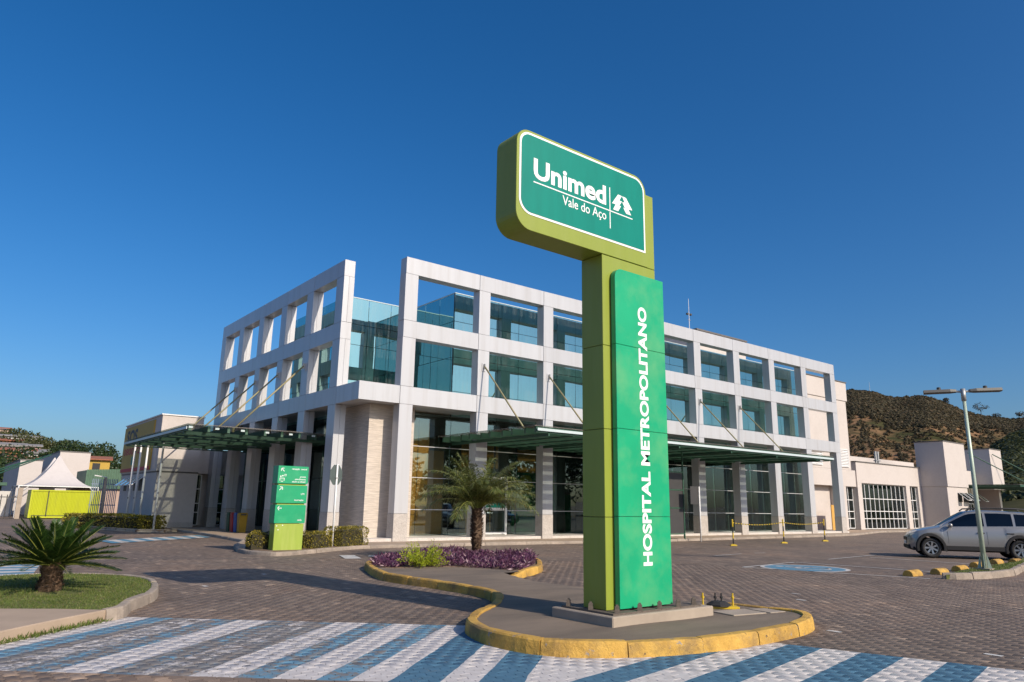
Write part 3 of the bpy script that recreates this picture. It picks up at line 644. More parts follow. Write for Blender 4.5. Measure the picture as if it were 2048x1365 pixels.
# left facade frame
YE = Y0+5*PY+CL
for a, b in levels:
    for k in range(5):
        ya = Y0+k*PY; yb = Y0+(k+1)*PY if k < 4 else YE
        panel(0, ya+g, a, DP, yb-g, b)
    MB().box(0.02, Y0+0.03, a+0.02, DP-0.02, YE-0.03, b-0.02).build('frame_core', 'core', hos)
for k in range(6):
    ya = Y0+k*PY; yb = ya+CL
    for a, b in ((ZG+g, Z1B-g), (Z1T+g, Z2B-g), (Z2T+g, ZTB-g)):
        MB().box(0, ya, a, DP/2-0.004, yb, b).build('cladding_panel', 'clad', hos, bevel=0.003)
        MB().box(DP/2+0.004, ya, a, DP, yb, b).build('cladding_panel', 'clad', hos, bevel=0.003)
    MB().box(0.02, ya+0.02, 0, DP-0.02, yb-0.02, ZTB+0.3).build('frame_core', 'core', hos)
    MB().box(-0.012, ya-0.012, -0.02, DP+0.012, yb+0.012, ZG).build('granite_base', 'granite', hos, bevel=0.006)

# plinth, slabs, roof
XG0, XG1, YN, ZR = 5.57, 35.1, 5.8, 11.2                      # glass box, notch at the corner
YB = 14.2
MB().box(-0.05, 0.06, 0.0, XR+0.4, GY+0.25, 0.20).build('plinth', 'plinth', hos, bevel=0.01)
MB().box(0.9, GY+0.25, 0.0, XR+0.2, YE, 0.20).build('ground_slab', 'intfloor', hos)
MB().box(0.03, 0.52, Z1B+0.04, XG0+0.3, YN+0.3, Z1T-0.10).build('terrace_slab', 'clad', hos)
for z in (5.62, 8.38):
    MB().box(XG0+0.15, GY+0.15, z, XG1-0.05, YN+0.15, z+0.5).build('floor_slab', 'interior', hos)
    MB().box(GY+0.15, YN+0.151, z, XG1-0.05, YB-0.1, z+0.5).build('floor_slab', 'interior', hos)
MB().box(GY+0.12, YN+0.12, ZR-0.5, XG1-0.05, YB-0.1, ZR-0.3).build('roof', 'wall', hos)
MB().box(XG0+0.12, GY+0.12, ZR-0.5, XG1-0.05, YN+0.12, ZR-0.3).build('roof', 'wall', hos)
MB().box(GY+0.1, YB-0.1, 0.2, XG1, YB+0.1, ZR-0.1).build('rear_wall', 'wall', hos)
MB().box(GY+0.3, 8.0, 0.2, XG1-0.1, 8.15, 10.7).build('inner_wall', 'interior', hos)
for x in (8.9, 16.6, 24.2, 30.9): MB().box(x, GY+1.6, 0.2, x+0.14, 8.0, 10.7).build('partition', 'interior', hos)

# ---- glazing: every pane its own piece, faintly out of true
pane_cache = {}
def pane(axis, a, b, z0, z1, at, mt, nm='glass_pane'):
    wd, h = b-a-0.022, z1-z0-0.022; key = (axis, round(wd, 3), round(h, 3), mt)
    if key not in pane_cache:
        mb = MB()
        if axis == 'x': mb.box(-wd/2, -0.008, -h/2, wd/2, 0.008, h/2)
        else: mb.box(-0.008, -wd/2, -h/2, 0.008, wd/2, h/2)
        pane_cache[key] = mb.mesh(nm, M[mt])
    c_ = ((a+b)/2, at, (z0+z1)/2) if axis == 'x' else (at, (a+b)/2, (z0+z1)/2)
    o = link(nm, pane_cache[key], hos, c_)
    o.rotation_euler = (rng.normal(0, 0.0022), rng.normal(0, 0.0022), rng.normal(0, 0.0022)); return o
ROWS_LOW = [0.20, 1.28, 2.62, 3.96, 5.40]
ROWS_UP = [5.40, 6.55, 8.15, 9.85, ZR]
cols = np.linspace(XG0, XG1, 24)
cols_low = np.concatenate([[3.15], cols])
for i in range(len(cols)-1):
    for z0, z1 in zip(ROWS_UP, ROWS_UP[1:]): pane('x', cols[i], cols[i+1], z0, z1, GY, 'glass_up')
door_bays = []
for i in range(len(cols_low)-1):
    a, b = cols_low[i], cols_low[i+1]
    for z0, z1 in zip(ROWS_LOW, ROWS_LOW[1:]):
        pane('x', a, b, z0, z1, GY, 'glass_low')
for x in cols_low[1:]:
    MB().box(x-0.02, GY+0.012, 0.2, x+0.02, GY+0.11, 5.4).build('mullion', 'mull', hos)
for x in cols:
    MB().box(x-0.012, GY+0.012, 5.4, x+0.012, GY+0.08, ZR-0.02).build('mullion', 'mull', hos)
for z in ROWS_LOW[1:-1]:
    MB().box(3.15, GY-0.028, z-0.014, XG1, GY-0.012, z+0.014).build('transom', 'mull_w', hos)
for z in ROWS_UP:
    MB().box(XG0, GY+0.012, z-0.018, XG1, GY+0.06, z+0.018).build('transom', 'mull', hos)
MB().box(XG0-0.02, GY-0.03, ZR, XG1+0.02, GY+0.10, ZR+0.04).build('coping', 'edge', hos)
# notch glazing: side of the box, set back face, left facade
ys = np.linspace(GY, YN, 4)
for a, b in zip(ys, ys[1:]):
    for z0, z1 in zip([6.06, 8.15, 9.85], [8.15, 9.85, ZR]): pane('y', a, b, z0, z1, XG0, 'glass_up')
for a, b in zip(np.linspace(GY, XG0, 4), np.linspace(GY, XG0, 4)[1:]):
    for z0, z1 in zip([6.06, 7.2, 8.9, 9.9], [7.2, 8.9, 9.9, ZR]): pane('x', a, b, z0, z1, YN, 'glass_up')
MB().box(GY-0.02, YN-0.03, ZR, XG0+0.02, YN+0.10, ZR+0.04).build('coping', 'edge', hos)
MB().box(XG0-0.03, GY, ZR, XG0+0.10, YN, ZR+0.04).build('coping', 'edge', hos)
yl = np.linspace(YN, YB, 8)
for a, b in zip(yl, yl[1:]):
    for z0, z1 in zip([5.40, 7.1, 8.9], [7.1, 8.9, ZR]): pane('y', a, b, z0, z1, GY, 'glass_up')
yl2 = np.linspace(4.2, YE-0.3, 10)
for a, b in zip(yl2, yl2[1:]):
    for z0, z1 in ((0.2, 2.6), (2.6, 5.40)): pane('y', a, b, z0, z1, GY, 'glass_low')
    MB().box(GY+0.012, b-0.025, 0.2, GY+0.1, b+0.025, 5.4).build('mullion', 'mull', hos)
MB().box(GY, YB, 5.4, GY+3.0, YE, 5.62).build('roof', 'wall', hos)
# soffits between frame and glass at first floor
MB().box(X0, DP+0.004, Z1B+0.10, XR, GY-0.02, Z1B+0.24).build('soffit', 'clad', hos)
MB().box(DP+0.004, YN+0.3, Z1B+0.10, GY-0.02, YE, Z1B+0.24).build('soffit', 'clad', hos)
# stone clad corner wall, two faces
MB().box(1.03, 1.0, 0.20, 3.13, 1.35, Z1B+0.03).build('stone_wall', 'stone', hos)
MB().box(1.03, 1.352, 0.20, 1.40, 4.35, Z1B+0.03).build('stone_wall', 'stone', hos)
MB().box(2.95, 1.352, 0.20, 3.13, GY-0.01, Z1B+0.03).build('stone_wall', 'stone', hos)

# interior furnishing seen through the lobby glass
for a, b, z0, z1, y in ((3.2, 4.1, .2, 5.2, 2.25), (4.2, 4.75, .2, 5.2, 2.35), (5.0, 5.9, .2, 3.9, 2.9), (6.5, 8.6, 3.2, 4.3, 2.3), (9.9, 12.2, 3.1, 4.2, 2.4), (12.6, 15.8, 3.3, 4.3, 2.4), (19.6, 20.6, 0.2, 2.1, 3.4), (20.9, 21.5, .2, 2.1, 3.4), (23.5, 24.0, 0.2, 2.6, 3.4), (27.5, 28.3, 0.2, 1.9, 3.6), (30.2, 31.5, .2, 1.8, 3.6)):
    MB().box(a, y, z0, b, y+0.05, z1).build('blind_panel', 'tan', hos)
for a, b in ((22.4, 23.1), (23.4, 24.0), (25.0, 25.5), (25.9, 26.5)): MB().box(a, GY+0.5, 6.9, b, GY+0.54, 8.2).build('curtain', 'tan', hos)
MB().box(11.2, 4.5, 0.2, 15.8, 4.6, 3.3).build('feature_wall', 'intgreen', hos)
MB().lathe([(0.55, 0.0), (0.55, 0.03), (0.0, 0.03)], 6, (12.1, 4.46, 2.6), 'y').build('feature_hexagon', 'intlime', hos)
MB().lathe([(0.55, 0.0), (0.55, 0.03), (0.0, 0.03)], 6, (14.3, 4.46, 2.7), 'y').build('feature_hexagon', 'intlime', hos)
MB().box(7.7, 3.6, 0.2, 9.2, 4.1, 1.25).build('reception_desk', 'tan', hos)

# entrance door in the second bay
dr = MB()
xa, xb = 7.35, 8.75
for x in (xa, xb): dr.box(x-0.05, GY-0.10, 0.2, x+0.05, GY-0.03, 2.75)
for z in (0.22, 1.30, 2.70): dr.box(xa+0.051, GY-0.095, z, xb-0.051, GY-0.035, z+0.10)
door = dr.build('entrance_door', 'whitemetal', hos)
MB().box(xa+0.06, GY-0.08, 1.41, xb-0.06, GY-0.07, 1.62).build('door_band', 'teal', door)
MB().box(xa-0.4, GY-0.06, 1.42, xa-0.06, GY-0.05, 1.95).build('door_notice', 'redprint', door)
text('lettering', 'Unimed', (xa+0.25, GY-0.082, 1.50), (1, 0, 0), (0, 0, 1), 0.42, None, 'white', door, 0.01)
MB().box(0.9, 7.2, 1.3, 0.93, 7.9, 2.9).build('poster', 'orange', hos)

# ------------------------------------------------------------------ glass and steel canopies on tie rods
def canopy(name, ox, oy, L, Wd, z, along):
    """along 'x': long side parallel to X, reaching out to -Y by Wd from oy;   'y': long side parallel to Y, reaching out to -X"""
    def P(l, w_, zz): return (ox+l, oy-w_, zz) if along == 'x' else (ox-w_, oy+l, zz)
    def bx(mb, l0, l1, w0, w1, z0, z1):
        a, b = P(l0, w0, z0), P(l1, w1, z1)
        return mb.box(min(a[0], b[0]), min(a[1], b[1]), z0, max(a[0], b[0]), max(a[1], b[1]), z1)
    cp = bx(MB(), -0.14, L, 0, Wd, z+0.222, z+0.262).build(name, 'roofplate', hos)
    bx(MB(), -0.01, L+0.01, Wd+0.002, Wd+0.03, z+0.06, z+0.16).build('edge_trim', 'edge', cp)
    n = int(Wd/0.72)
    for k in range(n+1):
        w_ = 0.12+k*(Wd-0.22)/n
        bx(MB(), -0.02 if k % 2 else 0.06, L-0.02, w_-0.05, w_+0.05, z+0.0, z+0.22).build('purlin', 'green', cp)
    m = max(2, int(L/1.27))
    for k in range(m+1):
        l = 0.62+k*(L-1.0)/m
        bx(MB(), l-0.035, l+0.035, 0.05, Wd-0.05, z-0.03 if k % 3 else z-0.10, z+0.02).build('cross_beam', 'green', cp)
    return cp
ca = canopy('canopy', 5.0, GY-0.05, 21.5, 6.65, 4.20, 'x')
cl = canopy('canopy', GY-0.05, 4.3, 11.4, 6.85, 4.14, 'y')
for k in range(6):
    y = 4.3+0.3
    MB().box(-4.95+k*1.0, 4.27, 4.24, -4.80+k*1.0, 4.295, 4.32).build('rafter_cap', 'edge', cl)
def tie(p, q, n):
    rod = MB().tube([p, q], 0.036, 8).build('tie_rod', 'rod', hos, smooth=True)
    a = Vector(p); d = Vector(n)
    s_ = Vector((d.y, -d.x, 0))
    MB().slab([a-d*0.1+s_*0.09+Vector((0, 0, .16)), a-d*0.1-s_*0.09+Vector((0, 0, .16)), a-d*0.1-s_*0.09-Vector((0, 0, .2)), a-d*0.1+s_*0.09-Vector((0, 0, .2))], d*0.03).build('wall_plate', 'clad', rod)
    MB().slab([a-d*0.07+s_*0.02+Vector((0, 0, .12)), a-d*0.07-s_*0.02+Vector((0, 0, .12)), a-d*0.07-s_*0.02-Vector((0, 0, .12)), a-d*0.07+s_*0.02-Vector((0, 0, .12))], d*0.12).build('wall_bracket', 'steel', rod)
    MB().tube([Vector(q)+Vector((0, 0, -0.12)), Vector(q)+Vector((0, 0, 0.06))], 0.05, 8).build('rod_foot', 'rod', rod)
for k in range(1, 7):
    x = X0+k*PX+CW/2
    tie((x, -0.10, 7.46), (x, -2.95, 4.48), (0, -1, 0))
for k in range(1, 5):
    y = Y0+k*PY+CL/2-0.1
    tie((-0.10, y, 7.46), (-2.9, y, 4.42), (-1, 0, 0))

# ------------------------------------------------------------------ white block behind, roof gear, low wing (right)
blk = thing('rear_block', 'tall plain cream stair block rising behind the end of the grid frame', 'building', (35.2, 3.9, 0))
MB().box(35.2, 3.9, 4.75, 45.7, 14.0, 10.30).build('wall', 'wall', blk)
MB().box(35.15, 3.84, 10.34, 45.85, 14.1, 11.85).build('upper_wall', 'wall', blk)
MB().box(35.25, 3.95, 10.29, 45.65, 13.9, 10.35).build('shadow_joint', 'wall_cap', blk)
MB().box(35.1, 3.78, 11.86, 45.92, 14.15, 11.93).build('parapet_cap', 'wall_cap', blk)
MB().box(35.2, 3.9, 0.1, 36.2, 14, 4.74).build('wall', 'wall', blk)
MB().box(36.2, 3.9, 3.45, 46.3, 14, 4.74).build('wall', 'wall', blk)
MB().box(36.2, 4.6, 0.1, 45.2, 14, 3.44).build('wall', 'wall', blk)
MB().box(43.4, 3.9, 0.1, 44.6, 4.59, 3.44).build('wall', 'wall', blk)
def lattice(parent, x0, x1, z0, z1, y, nx, zs, nm='window', fw=0.055, band=None):
    """white framed window: frame with a bar grid and a pane in every opening"""
    mb = MB(); xs = np.linspace(x0, x1, nx+1); zz = [z0]+list(zs)+[z1]
    for x in xs: mb.box(x-fw/2, y-0.05, z0, x+fw/2, y+0.05, z1)
    for z in zz:
        for a, b in zip(xs, xs[1:]): mb.box(a+fw/2+0.001, y-0.045, z-fw/2, b-fw/2-0.001, y+0.045, z+fw/2)
    wn = mb.build(nm, 'whitemetal', parent)
    for a, b in zip(xs, xs[1:]):
        for c_, d_ in zip(zz, zz[1:]):
            MB().box(a+fw/2, y-0.006, c_+fw/2, b-fw/2, y+0.006, d_-fw/2).build('pane', 'glass_win', wn)
    if band is not None:
        MB().box(x0+fw, y+0.10, band, x1-fw, y+0.13, z1-fw).build('roller_blind', 'greenblind', wn)
    return wn
M['greenblind'] = mat('green_blind', (0.03, 0.22, 0.06), 0.8)
def louvre(parent, x0, x1, z0, z1, y):
    mb = MB().box(x0, y-0.04, z0, x0+0.06, y+0.04, z1).box(x1-0.06, y-0.04, z0, x1, y+0.04, z1).box(x0+.061, y-.039, z0, x1-.061, y+.039, z0+.06).box(x0+.061, y-.039, z1-.06, x1-.061, y+.039, z1)
    lv = mb.build('louvre', 'whitemetal', parent)
    n = int((z1-z0)/0.13)
    for k in range(n):
        z = z0+0.08+k*(z1-z0-0.16)/n
        MB().add([(x0+.062, y-0.05, z), (x1-.062, y-0.05, z), (x1-.062, y+0.02, z+0.10), (x0+.062, y+0.02, z+0.10)], [(0, 1, 2, 3)]).build('slat', 'whitemetal', lv)
louvre(blk, 36.6, 41.2, 4.95, 6.35, 3.84); louvre(blk, 43.6, 45.3, 4.95, 6.35, 3.84)
lattice(blk, 37.0, 40.4, 0.2, 3.4, 4.35, 4, (1.0, 1.5, 2.3), band=2.95)
lattice(blk, 44.65, 46.2, 0.2, 3.45, 4.25, 2, (0.95, 1.5, 2.4), band=3.0)
MB().box(40.8, 3.2, 0.12, 42.6, 3.26, 1.95).build('notice_board', 'tan', blk)
MB().box(27.2, 4.5, 10.9, 32.8, 9.0, 13.45).build('plant_room', 'wall', hos)
MB().box(27.05, 4.4, 13.451, 32.95, 9.1, 13.56).build('plant_room_cap', 'wall_cap', hos)

ant = thing('antenna_mast', 'thin roof antenna mast standing on the hospital roof', 'antenna', (26.0, 4.2, 10.9))
MB().tube([(26.0, 4.2, 10.9), (26.0, 4.2, 15.4)], [0.035, 0.012], 6).build('mast', 'whitemetal', ant)
for z in (14.35, 13.9): MB().tube([(25.85, 4.2, z), (26.15, 4.2, z)], 0.02, 6).build('crossbar', 'steel', ant)
for dx_ in (-0.17, 0.17): MB().lathe([(0, -0.09), (0.09, -0.05), (0.09, 0.05), (0, 0.09)], 8, (26.0+dx_, 4.2, 14.3)).build('sensor_head', 'dark', ant)
for dx_, dy_ in ((-3.5, 0.3), (1.3, 0.2)): MB().tube([(26.0, 4.2, 13.3), (26.0+dx_, 4.2+dy_, 11.2)], 0.005, 4).build('guy_wire', 'steel', ant)

wg = thing('low_wing', 'low cream wing with rows of white gridded windows beyond the grid frame', 'building', (46.3, 3.8, 0))
MB().box(46.3, 3.8, 3.78, 58.0, 12, 5.45).build('wall', 'wall', wg)
MB().box(46.25, 3.72, 5.451, 58.05, 12.05, 5.52).build('parapet_cap', 'wall_cap', wg)
MB().box(46.3, 4.3, 0.1, 58.0, 12, 3.77).build('wall', 'wall', wg)
for a, b in ((46.3, 47.0), (54.95, 55.7), (57.3, 58.0)): MB().box(a, 3.8, 0.1, b, 4.299, 3.775).build('pier', 'wall', wg)
lattice(wg, 47.05, 54.9, 0.15, 3.75, 4.05, 10, (0.95, 1.55, 2.55), band=3.2)
lattice(wg, 55.75, 57.25, 0.15, 3.75, 4.05, 2, (0.95, 1.55, 2.55), band=3.2)
MB().box(50, 8.0, 5.53, 67, 11, 6.5).build('upper_wall', 'wall', wg)
MB().box(58.0, 1.55, 3.80, 62.6, 4.0, 7.75).build('tower', 'wall', wg)
MB().box(57.95, 1.5, 7.751, 62.65, 4.05, 7.83).build('tower_cap', 'wall_cap', wg)
MB().box(58.05, 1.65, 0.1, 62.5, 12, 3.79).build('tower_base', 'wall', wg)
MB().box(62.601, 3.0, 0.1, 68.6, 12, 5.55).build('wall', 'wall', wg)
MB().box(68.601, 1.5, 3.8, 71.6, 4.6, 7.7).build('tower', 'wall', wg)
MB().box(68.55, 1.45, 7.701, 71.65, 4.65, 7.78).build('tower_cap', 'wall_cap', wg)
MB().box(71.0, 1.9, 0.1, 71.5, 12, 3.79).build('pier', 'wall', wg)
# right entrance canopy and its tie rods
cr = MB().box(62.7, -2.5, 4.05, 74.0, 3.2, 4.10).build('canopy', 'roofplate', wg)
MB().box(62.69, -2.54, 3.86, 74.0, -2.501, 4.04).build('edge_trim', 'green', cr)
for k in range(12): MB().box(62.9+k*0.95, -2.4, 3.86, 62.98+k*0.95, 3.0, 4.04).build('rafter', 'green', cr)
for k in range(11): MB().box(62.75+k*0.6, 2.95, 3.2, 62.85+k*0.6, 2.999, 3.85).build('batten', 'concrete', wg)
MB().tube([(62.9, 1.4, 7.0), (66.3, -2.2, 4.15)], 0.05, 6).build('tie_rod', 'green', wg)
MB().tube([(69.0, 1.4, 7.2), (73.2, -2.2, 4.15)], 0.05, 6).build('tie_rod', 'green', wg)
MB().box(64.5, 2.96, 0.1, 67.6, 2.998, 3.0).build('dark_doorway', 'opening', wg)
lattice(wg, 65.6, 67.0, 0.15, 2.4, 2.9, 2, (), nm='door')
for k, x in enumerate((60.2, 61.4, 62.1, 68.0)):           # open awning windows
    wv = MB().add([(x, 1.60 if k < 3 else 2.9, 3.3), (x+0.8, 1.60 if k < 3 else 2.9, 3.3), (x+0.8, (1.60 if k < 3 else 2.9)-0.75, 2.65), (x, (1.60 if k < 3 else 2.9)-0.75, 2.65)], [(0, 1, 2, 3)]).build('awning_window', 'glass_win', wg)
    y_ = 1.60 if k < 3 else 2.9
    MB().bar((x, y_, 3.3), (x, y_-0.75, 2.65), 0.05).bar((x+.8, y_, 3.3), (x+.8, y_-0.75, 2.65), 0.05).bar((x+.03, y_-0.75, 2.65), (x+.77, y_-0.75, 2.65), 0.05).build('window_frame', 'whitemetal', wv)
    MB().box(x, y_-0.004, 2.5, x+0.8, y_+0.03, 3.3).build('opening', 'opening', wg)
vent = thing('roof_vent', 'pair of galvanised vent pipes on the low wing roof', 'vent', (52.4, 5.0, 5.5))
for dx_ in (0, 0.45): MB().tube([(52.4+dx_, 5.0, 5.5), (52.4+dx_, 5.0, 6.7)], 0.10, 10).build('pipe', 'steel', vent)
MB().box(52.2, 4.88, 5.85, 53.05, 5.12, 5.92).build('clamp', 'steel', vent)

# ------------------------------------------------------------------ annexe with the billboard (left)
ax = thing('annexe', 'plain cream annexe with a dark base line and a yellow billboard on its side', 'building', (-3.1, 16.9, 0))
MB().box(-3.1, 16.9, 3.02, -0.95, 26.0, 6.0).build('wall', 'wall', ax)
MB().box(-3.06, 16.94, 2.94, -0.95, 25.95, 3.019).build('shadow_joint', 'wall_cap', ax)
MB().box(-3.05, 16.95, 0.35, -0.95, 25.9, 2.939).build('wall', 'wall', ax)
MB().box(-3.08, 16.92, 0.05, -0.95, 25.9, 0.349).build('skirting', 'granite', ax)
MB().box(-3.16, 16.84, 6.001, -0.9, 26.05, 6.06).build('parapet_cap', 'whitemetal', ax)
MB().box(-0.949, 18.6, 3.0, 4.0, 26, 4.35).build('wall', 'wall', ax)
MB().box(-0.949, 19.2, 0.1, 4.0, 26, 2.999).build('wall', 'wall', ax)
lattice(ax, -0.9, -0.2, 0.15, 2.95, 18.9, 2, (0.85, 1.35, 2.15)); lattice(ax, 0.6, 1.6, 0.15, 2.95, 18.9, 2, (0.85, 1.35, 2.15))
bb = MB().box(-3.17, 18.3, 3.12, -3.101, 25.9, 5.85).build('billboard', 'billboard', ax)
MB().box(-3.178, 18.3, 3.12, -3.1701, 25.9, 3.32).build('billboard_band', 'redprint', bb)
MB().box(-3.178, 22.4, 3.5, -3.1701, 23.1, 4.0).build('billboard_badge', 'teal', bb)
text('lettering', 'SOS', (-3.176, 25.1, 4.75), (0, -1, 0), (0, 0, 1), 2.9, 0.9, 'navy', bb, 0.03)
text('lettering', '0800', (-3.176, 25.5, 4.12), (0, -1, 0), (0, 0, 1), 2.7, 0.42, 'redprint', bb, 0.02); text('lettering', '722', (-3.176, 22.4, 4.12), (0, -1, 0), (0, 0, 1), 1.9, 0.42, 'redprint', bb, 0.02)
for k in range(4):
    y = 20.0+k*1.35
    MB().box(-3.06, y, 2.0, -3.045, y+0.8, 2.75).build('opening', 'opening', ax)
    wv = MB().add([(-3.06, y, 2.75), (-3.06, y+0.8, 2.75), (-3.6, y+0.8, 2.3), (-3.6, y, 2.3)], [(0, 1, 2, 3)]).build('awning_window', 'glass_win', ax)
    MB().bar((-3.06, y, 2.75), (-3.6, y, 2.3), 0.04).bar((-3.06, y+.8, 2.75), (-3.6, y+.8, 2.3), 0.04).bar((-3.6, y+.021, 2.3), (-3.6, y+.779, 2.3), 0.04).build('window_frame', 'whitemetal', wv)
# ------------------------------------------------------------------ hospital sign tower
sg = thing('sign_tower', 'tall lime green sign tower with teal hospital name panel on the yellow kerbed island', 'sign', (-5.3, -18.6, 0.12))
FY = -18.80; BK = -18.40
MB().box(-6.0, -19.10, 0.08, -4.08, -18.02, 0.245).build('concrete_base', 'concrete', sg, bevel=0.012)
MB().box(-5.92, -19.03, 0.245, -4.25, -18.12, 0.268).build('base_plate', 'bolt', sg)
def rrect(x0, z0, x1, z1, rs, n=8):
    """rounded rectangle in XZ; rs = radii of bottom-left, bottom-right, top-right, top-left"""
    out = []
    for (cx_, cz_, a0_), r in zip(((x0, z0, 180), (x1, z0, 270), (x1, z1, 0), (x0, z1, 90)), rs):
        sx_, sz_ = (1 if cx_ == x0 else -1), (1 if cz_ == z0 else -1)
        if r == 0: out.append((cx_, cz_)); continue
        for k in range(n+1):
            a = math.radians(a0_+90*k/n); out.append((cx_+sx_*r+r*math.cos(a), cz_+sz_*r+r*math.sin(a)))
    return out
def plate(poly, y0, y1): return MB().slab([(x, y0, z) for x, z in poly], (0, y1-y0, 0))
zj = [0.269, 1.38, 2.49, 3.60, 4.865]
for a, b in zip(zj, zj[1:]): MB().box(-5.80, FY, a+0.003, -4.72, BK, b-0.003).build('pole_panel', 'lime', sg, bevel=0.004)
MB().box(-5.78, FY+0.015, 0.27, -4.74, BK-0.015, 5.9).build('pole_core', 'core', sg)
hp = rrect(-7.315, 4.87, -4.885, 6.235, (0.24, 0, 0.24, 0.20))
plate(hp, FY-0.01, BK+0.01).build('sign_head', 'lime', sg, bevel=0.004)
MB().box(-4.884, FY, 4.87, -4.72, BK, 6.0).build('pole_top', 'lime', sg, bevel=0.004)
plate(rrect(-7.275, 5.075, -4.925, 6.20, (0.20, 0, 0.20, 0.16)), FY-0.016, FY-0.0101).build('sign_border', 'white', sg)
plate(rrect(-7.245, 5.105, -4.955, 6.17, (0.175, 0, 0.175, 0.135)), FY-0.020, FY-0.0161).build('sign_face', 'teal', sg)
yf = FY-0.023
def xz(name, pts, material='white'):
    plate(pts, yf, yf+0.0028).build(name, material, sg)
text('lettering', 'Unimed', (-7.045, yf, 5.585), (1, 0, 0), (0, 0, 1), 1.315, 0.285, 'white', sg, 0.031)
text('lettering', 'Vale do Aço', (-6.545, yf, 5.335), (1, 0, 0), (0, 0, 1), 0.815, 0.165, 'white', sg, 0.004)
xz('logo_line', [(-7.045, 5.530), (-5.195, 5.515), (-5.195, 5.530), (-7.045, 5.546)])
xz('logo_line', [(-5.662, 5.265), (-5.646, 5.265), (-5.646, 5.512), (-5.662, 5.512)]); xz('logo_line', [(-5.662, 5.537), (-5.646, 5.537), (-5.646, 5.876), (-5.662, 5.876)])
def lg(u, v): return (-5.608+(u-1380)/305*0.412, 5.522-(v-(480+0.392*(u-190)))*0.00098)
xz('logo_tree', [lg(*q) for q in [(1470, 680), (1528, 706), (1488, 772), (1528, 790), (1486, 852), (1512, 864), (1468, 938), (1393, 908), (1432, 832), (1378, 812)]])
xz('logo_tree', [lg(*q) for q in [(1531, 707), (1590, 732), (1685, 930), (1625, 912), (1667, 1008), (1590, 978), (1545, 882), (1572, 892), (1532, 797), (1568, 808)]])
GF = -18.90
zp = [0.285, 1.39, 2.50, 3.62, 4.68]
for k, (a, b) in enumerate(zip(zp, zp[1:])):
    poly = rrect(-5.66, a+0.0025, -4.668, b-0.0025, (0, 0, 0, 0.13 if k == 3 else 0))
    plate(poly, GF, FY-0.02).build('name_panel', 'signgreen', sg, bevel=0.003)
plate(rrect(-5.645, 0.30, -4.69, 4.6, (0, 0, 0, 0.1)), GF+0.02, FY-0.001).build('panel_core', 'core', sg)
text('lettering', 'HOSPITAL METROPOLITANO', (-5.045, GF-0.003, 0.78), (0, 0, 1), (-1, 0, 0), 3.43, 0.178, 'white', sg, 0.036)
for x, y in ((-5.80, -18.98), (-5.42, -19.0), (-5.05, -19.0), (-4.68, -19.0), (-4.34, -18.98), (-5.87, -18.2), (-5.87, -18.6), (-4.3, -18.2)):
    MB().lathe([(0.0, 0.0), (0.044, 0.0), (0.044, 0.04), (0.038, 0.043), (0.038, 0.078), (0.022, 0.082), (0.020, 0.098), (0, 0.10)], 4, (x, y, 0.262)).build('anchor_bolt', 'bolt', sg)

# floor bracket left on the island
fb = thing('mast_bracket', 'yellow and black steel mast bracket bolted down behind the sign tower', 'bracket', (-3.45, -18.72, 0.128))
MB().slab([(-3.72, -18.62, 0.12), (-3.32, -18.98, 0.12), (-3.18, -18.82, 0.12), (-3.58, -18.46, 0.12)], (0, 0, 0.045)).build('base_frame', 'yellow', fb, bevel=0.006)
MB().lathe([(0.17, 0.0), (0.17, 0.02), (0.10, 0.06), (0.0, 0.06)], 8, (-3.45, -18.72, 0.166)).build('hinge_plate', 'black', fb)
for dx_, dy_, m_ in ((-0.17, 0.14, 'yellow'), (0.17, -0.12, 'yellow'), (-0.03, 0.03, 'black'), (0.03, -0.03, 'black')):
    MB().lathe([(0.012, 0), (0.012, 0.10), (0.022, 0.10), (0.022, 0.125), (0.012, 0.125), (0.012, 0.17), (0, 0.17)], 8, (-3.45+dx_, -18.72+dy_, 0.164)).build('stud', m_, fb)

# ------------------------------------------------------------------ direction totem
tt = thing('direction_totem', 'green and lime direction totem of stacked boxes between clipped hedges', 'sign', (-3.78, -3.4, 0.09))
FT = -3.60
M['lime2'] = mat('totem_lime_panel', (0.29, 0.38, 0.05), 0.45, var=0.07, scale=2, stretch=(6, 6, 0.6), dirt=(0.45, 0.50, 0.14), dirt_amt=0.4)
MB().box(-4.22, FT+0.02, 0.08, -3.32, FT+0.40, 0.865).build('base_box', 'lime2', tt, bevel=0.008)
for z0, z1 in ((0.88, 1.42), (1.47, 2.00), (2.05, 2.58)):
    poly = rrect(-4.26, z0, -3.30, z1, (0, 0.03, 0.03, 0), 4)
    plate(poly, FT, FT+0.42).build('sign_box', 'signgreen2', tt, bevel=0.004)
for z in (1.421, 2.001): MB().box(-4.20, FT+0.05, z, -3.34, FT+0.38, z+0.048).build('spacer', 'lime2', tt)
yt = FT-0.004
def tx(s_, xr, z, h, b=0.012):
    V, F = text_mesh(s_, b); wd = (V[:, 0].max()-V[:, 0].min())*h/0.73
    text('lettering', s_, (xr-wd, yt, z), (1, 0, 0), (0, 0, 1), wd, None, 'white', tt, b)
tx('recepção  central', -3.36, 2.455, 0.05); tx('pronto', -3.375, 2.225, 0.05); tx('atendimento', -3.375, 2.165, 0.05); tx('adulto e infantil', -3.385, 2.09, 0.05)
tx('UTI', -3.385, 1.72, 0.055); tx('internação', -3.40, 1.53, 0.05); tx('saída', -3.41, 0.95, 0.05)
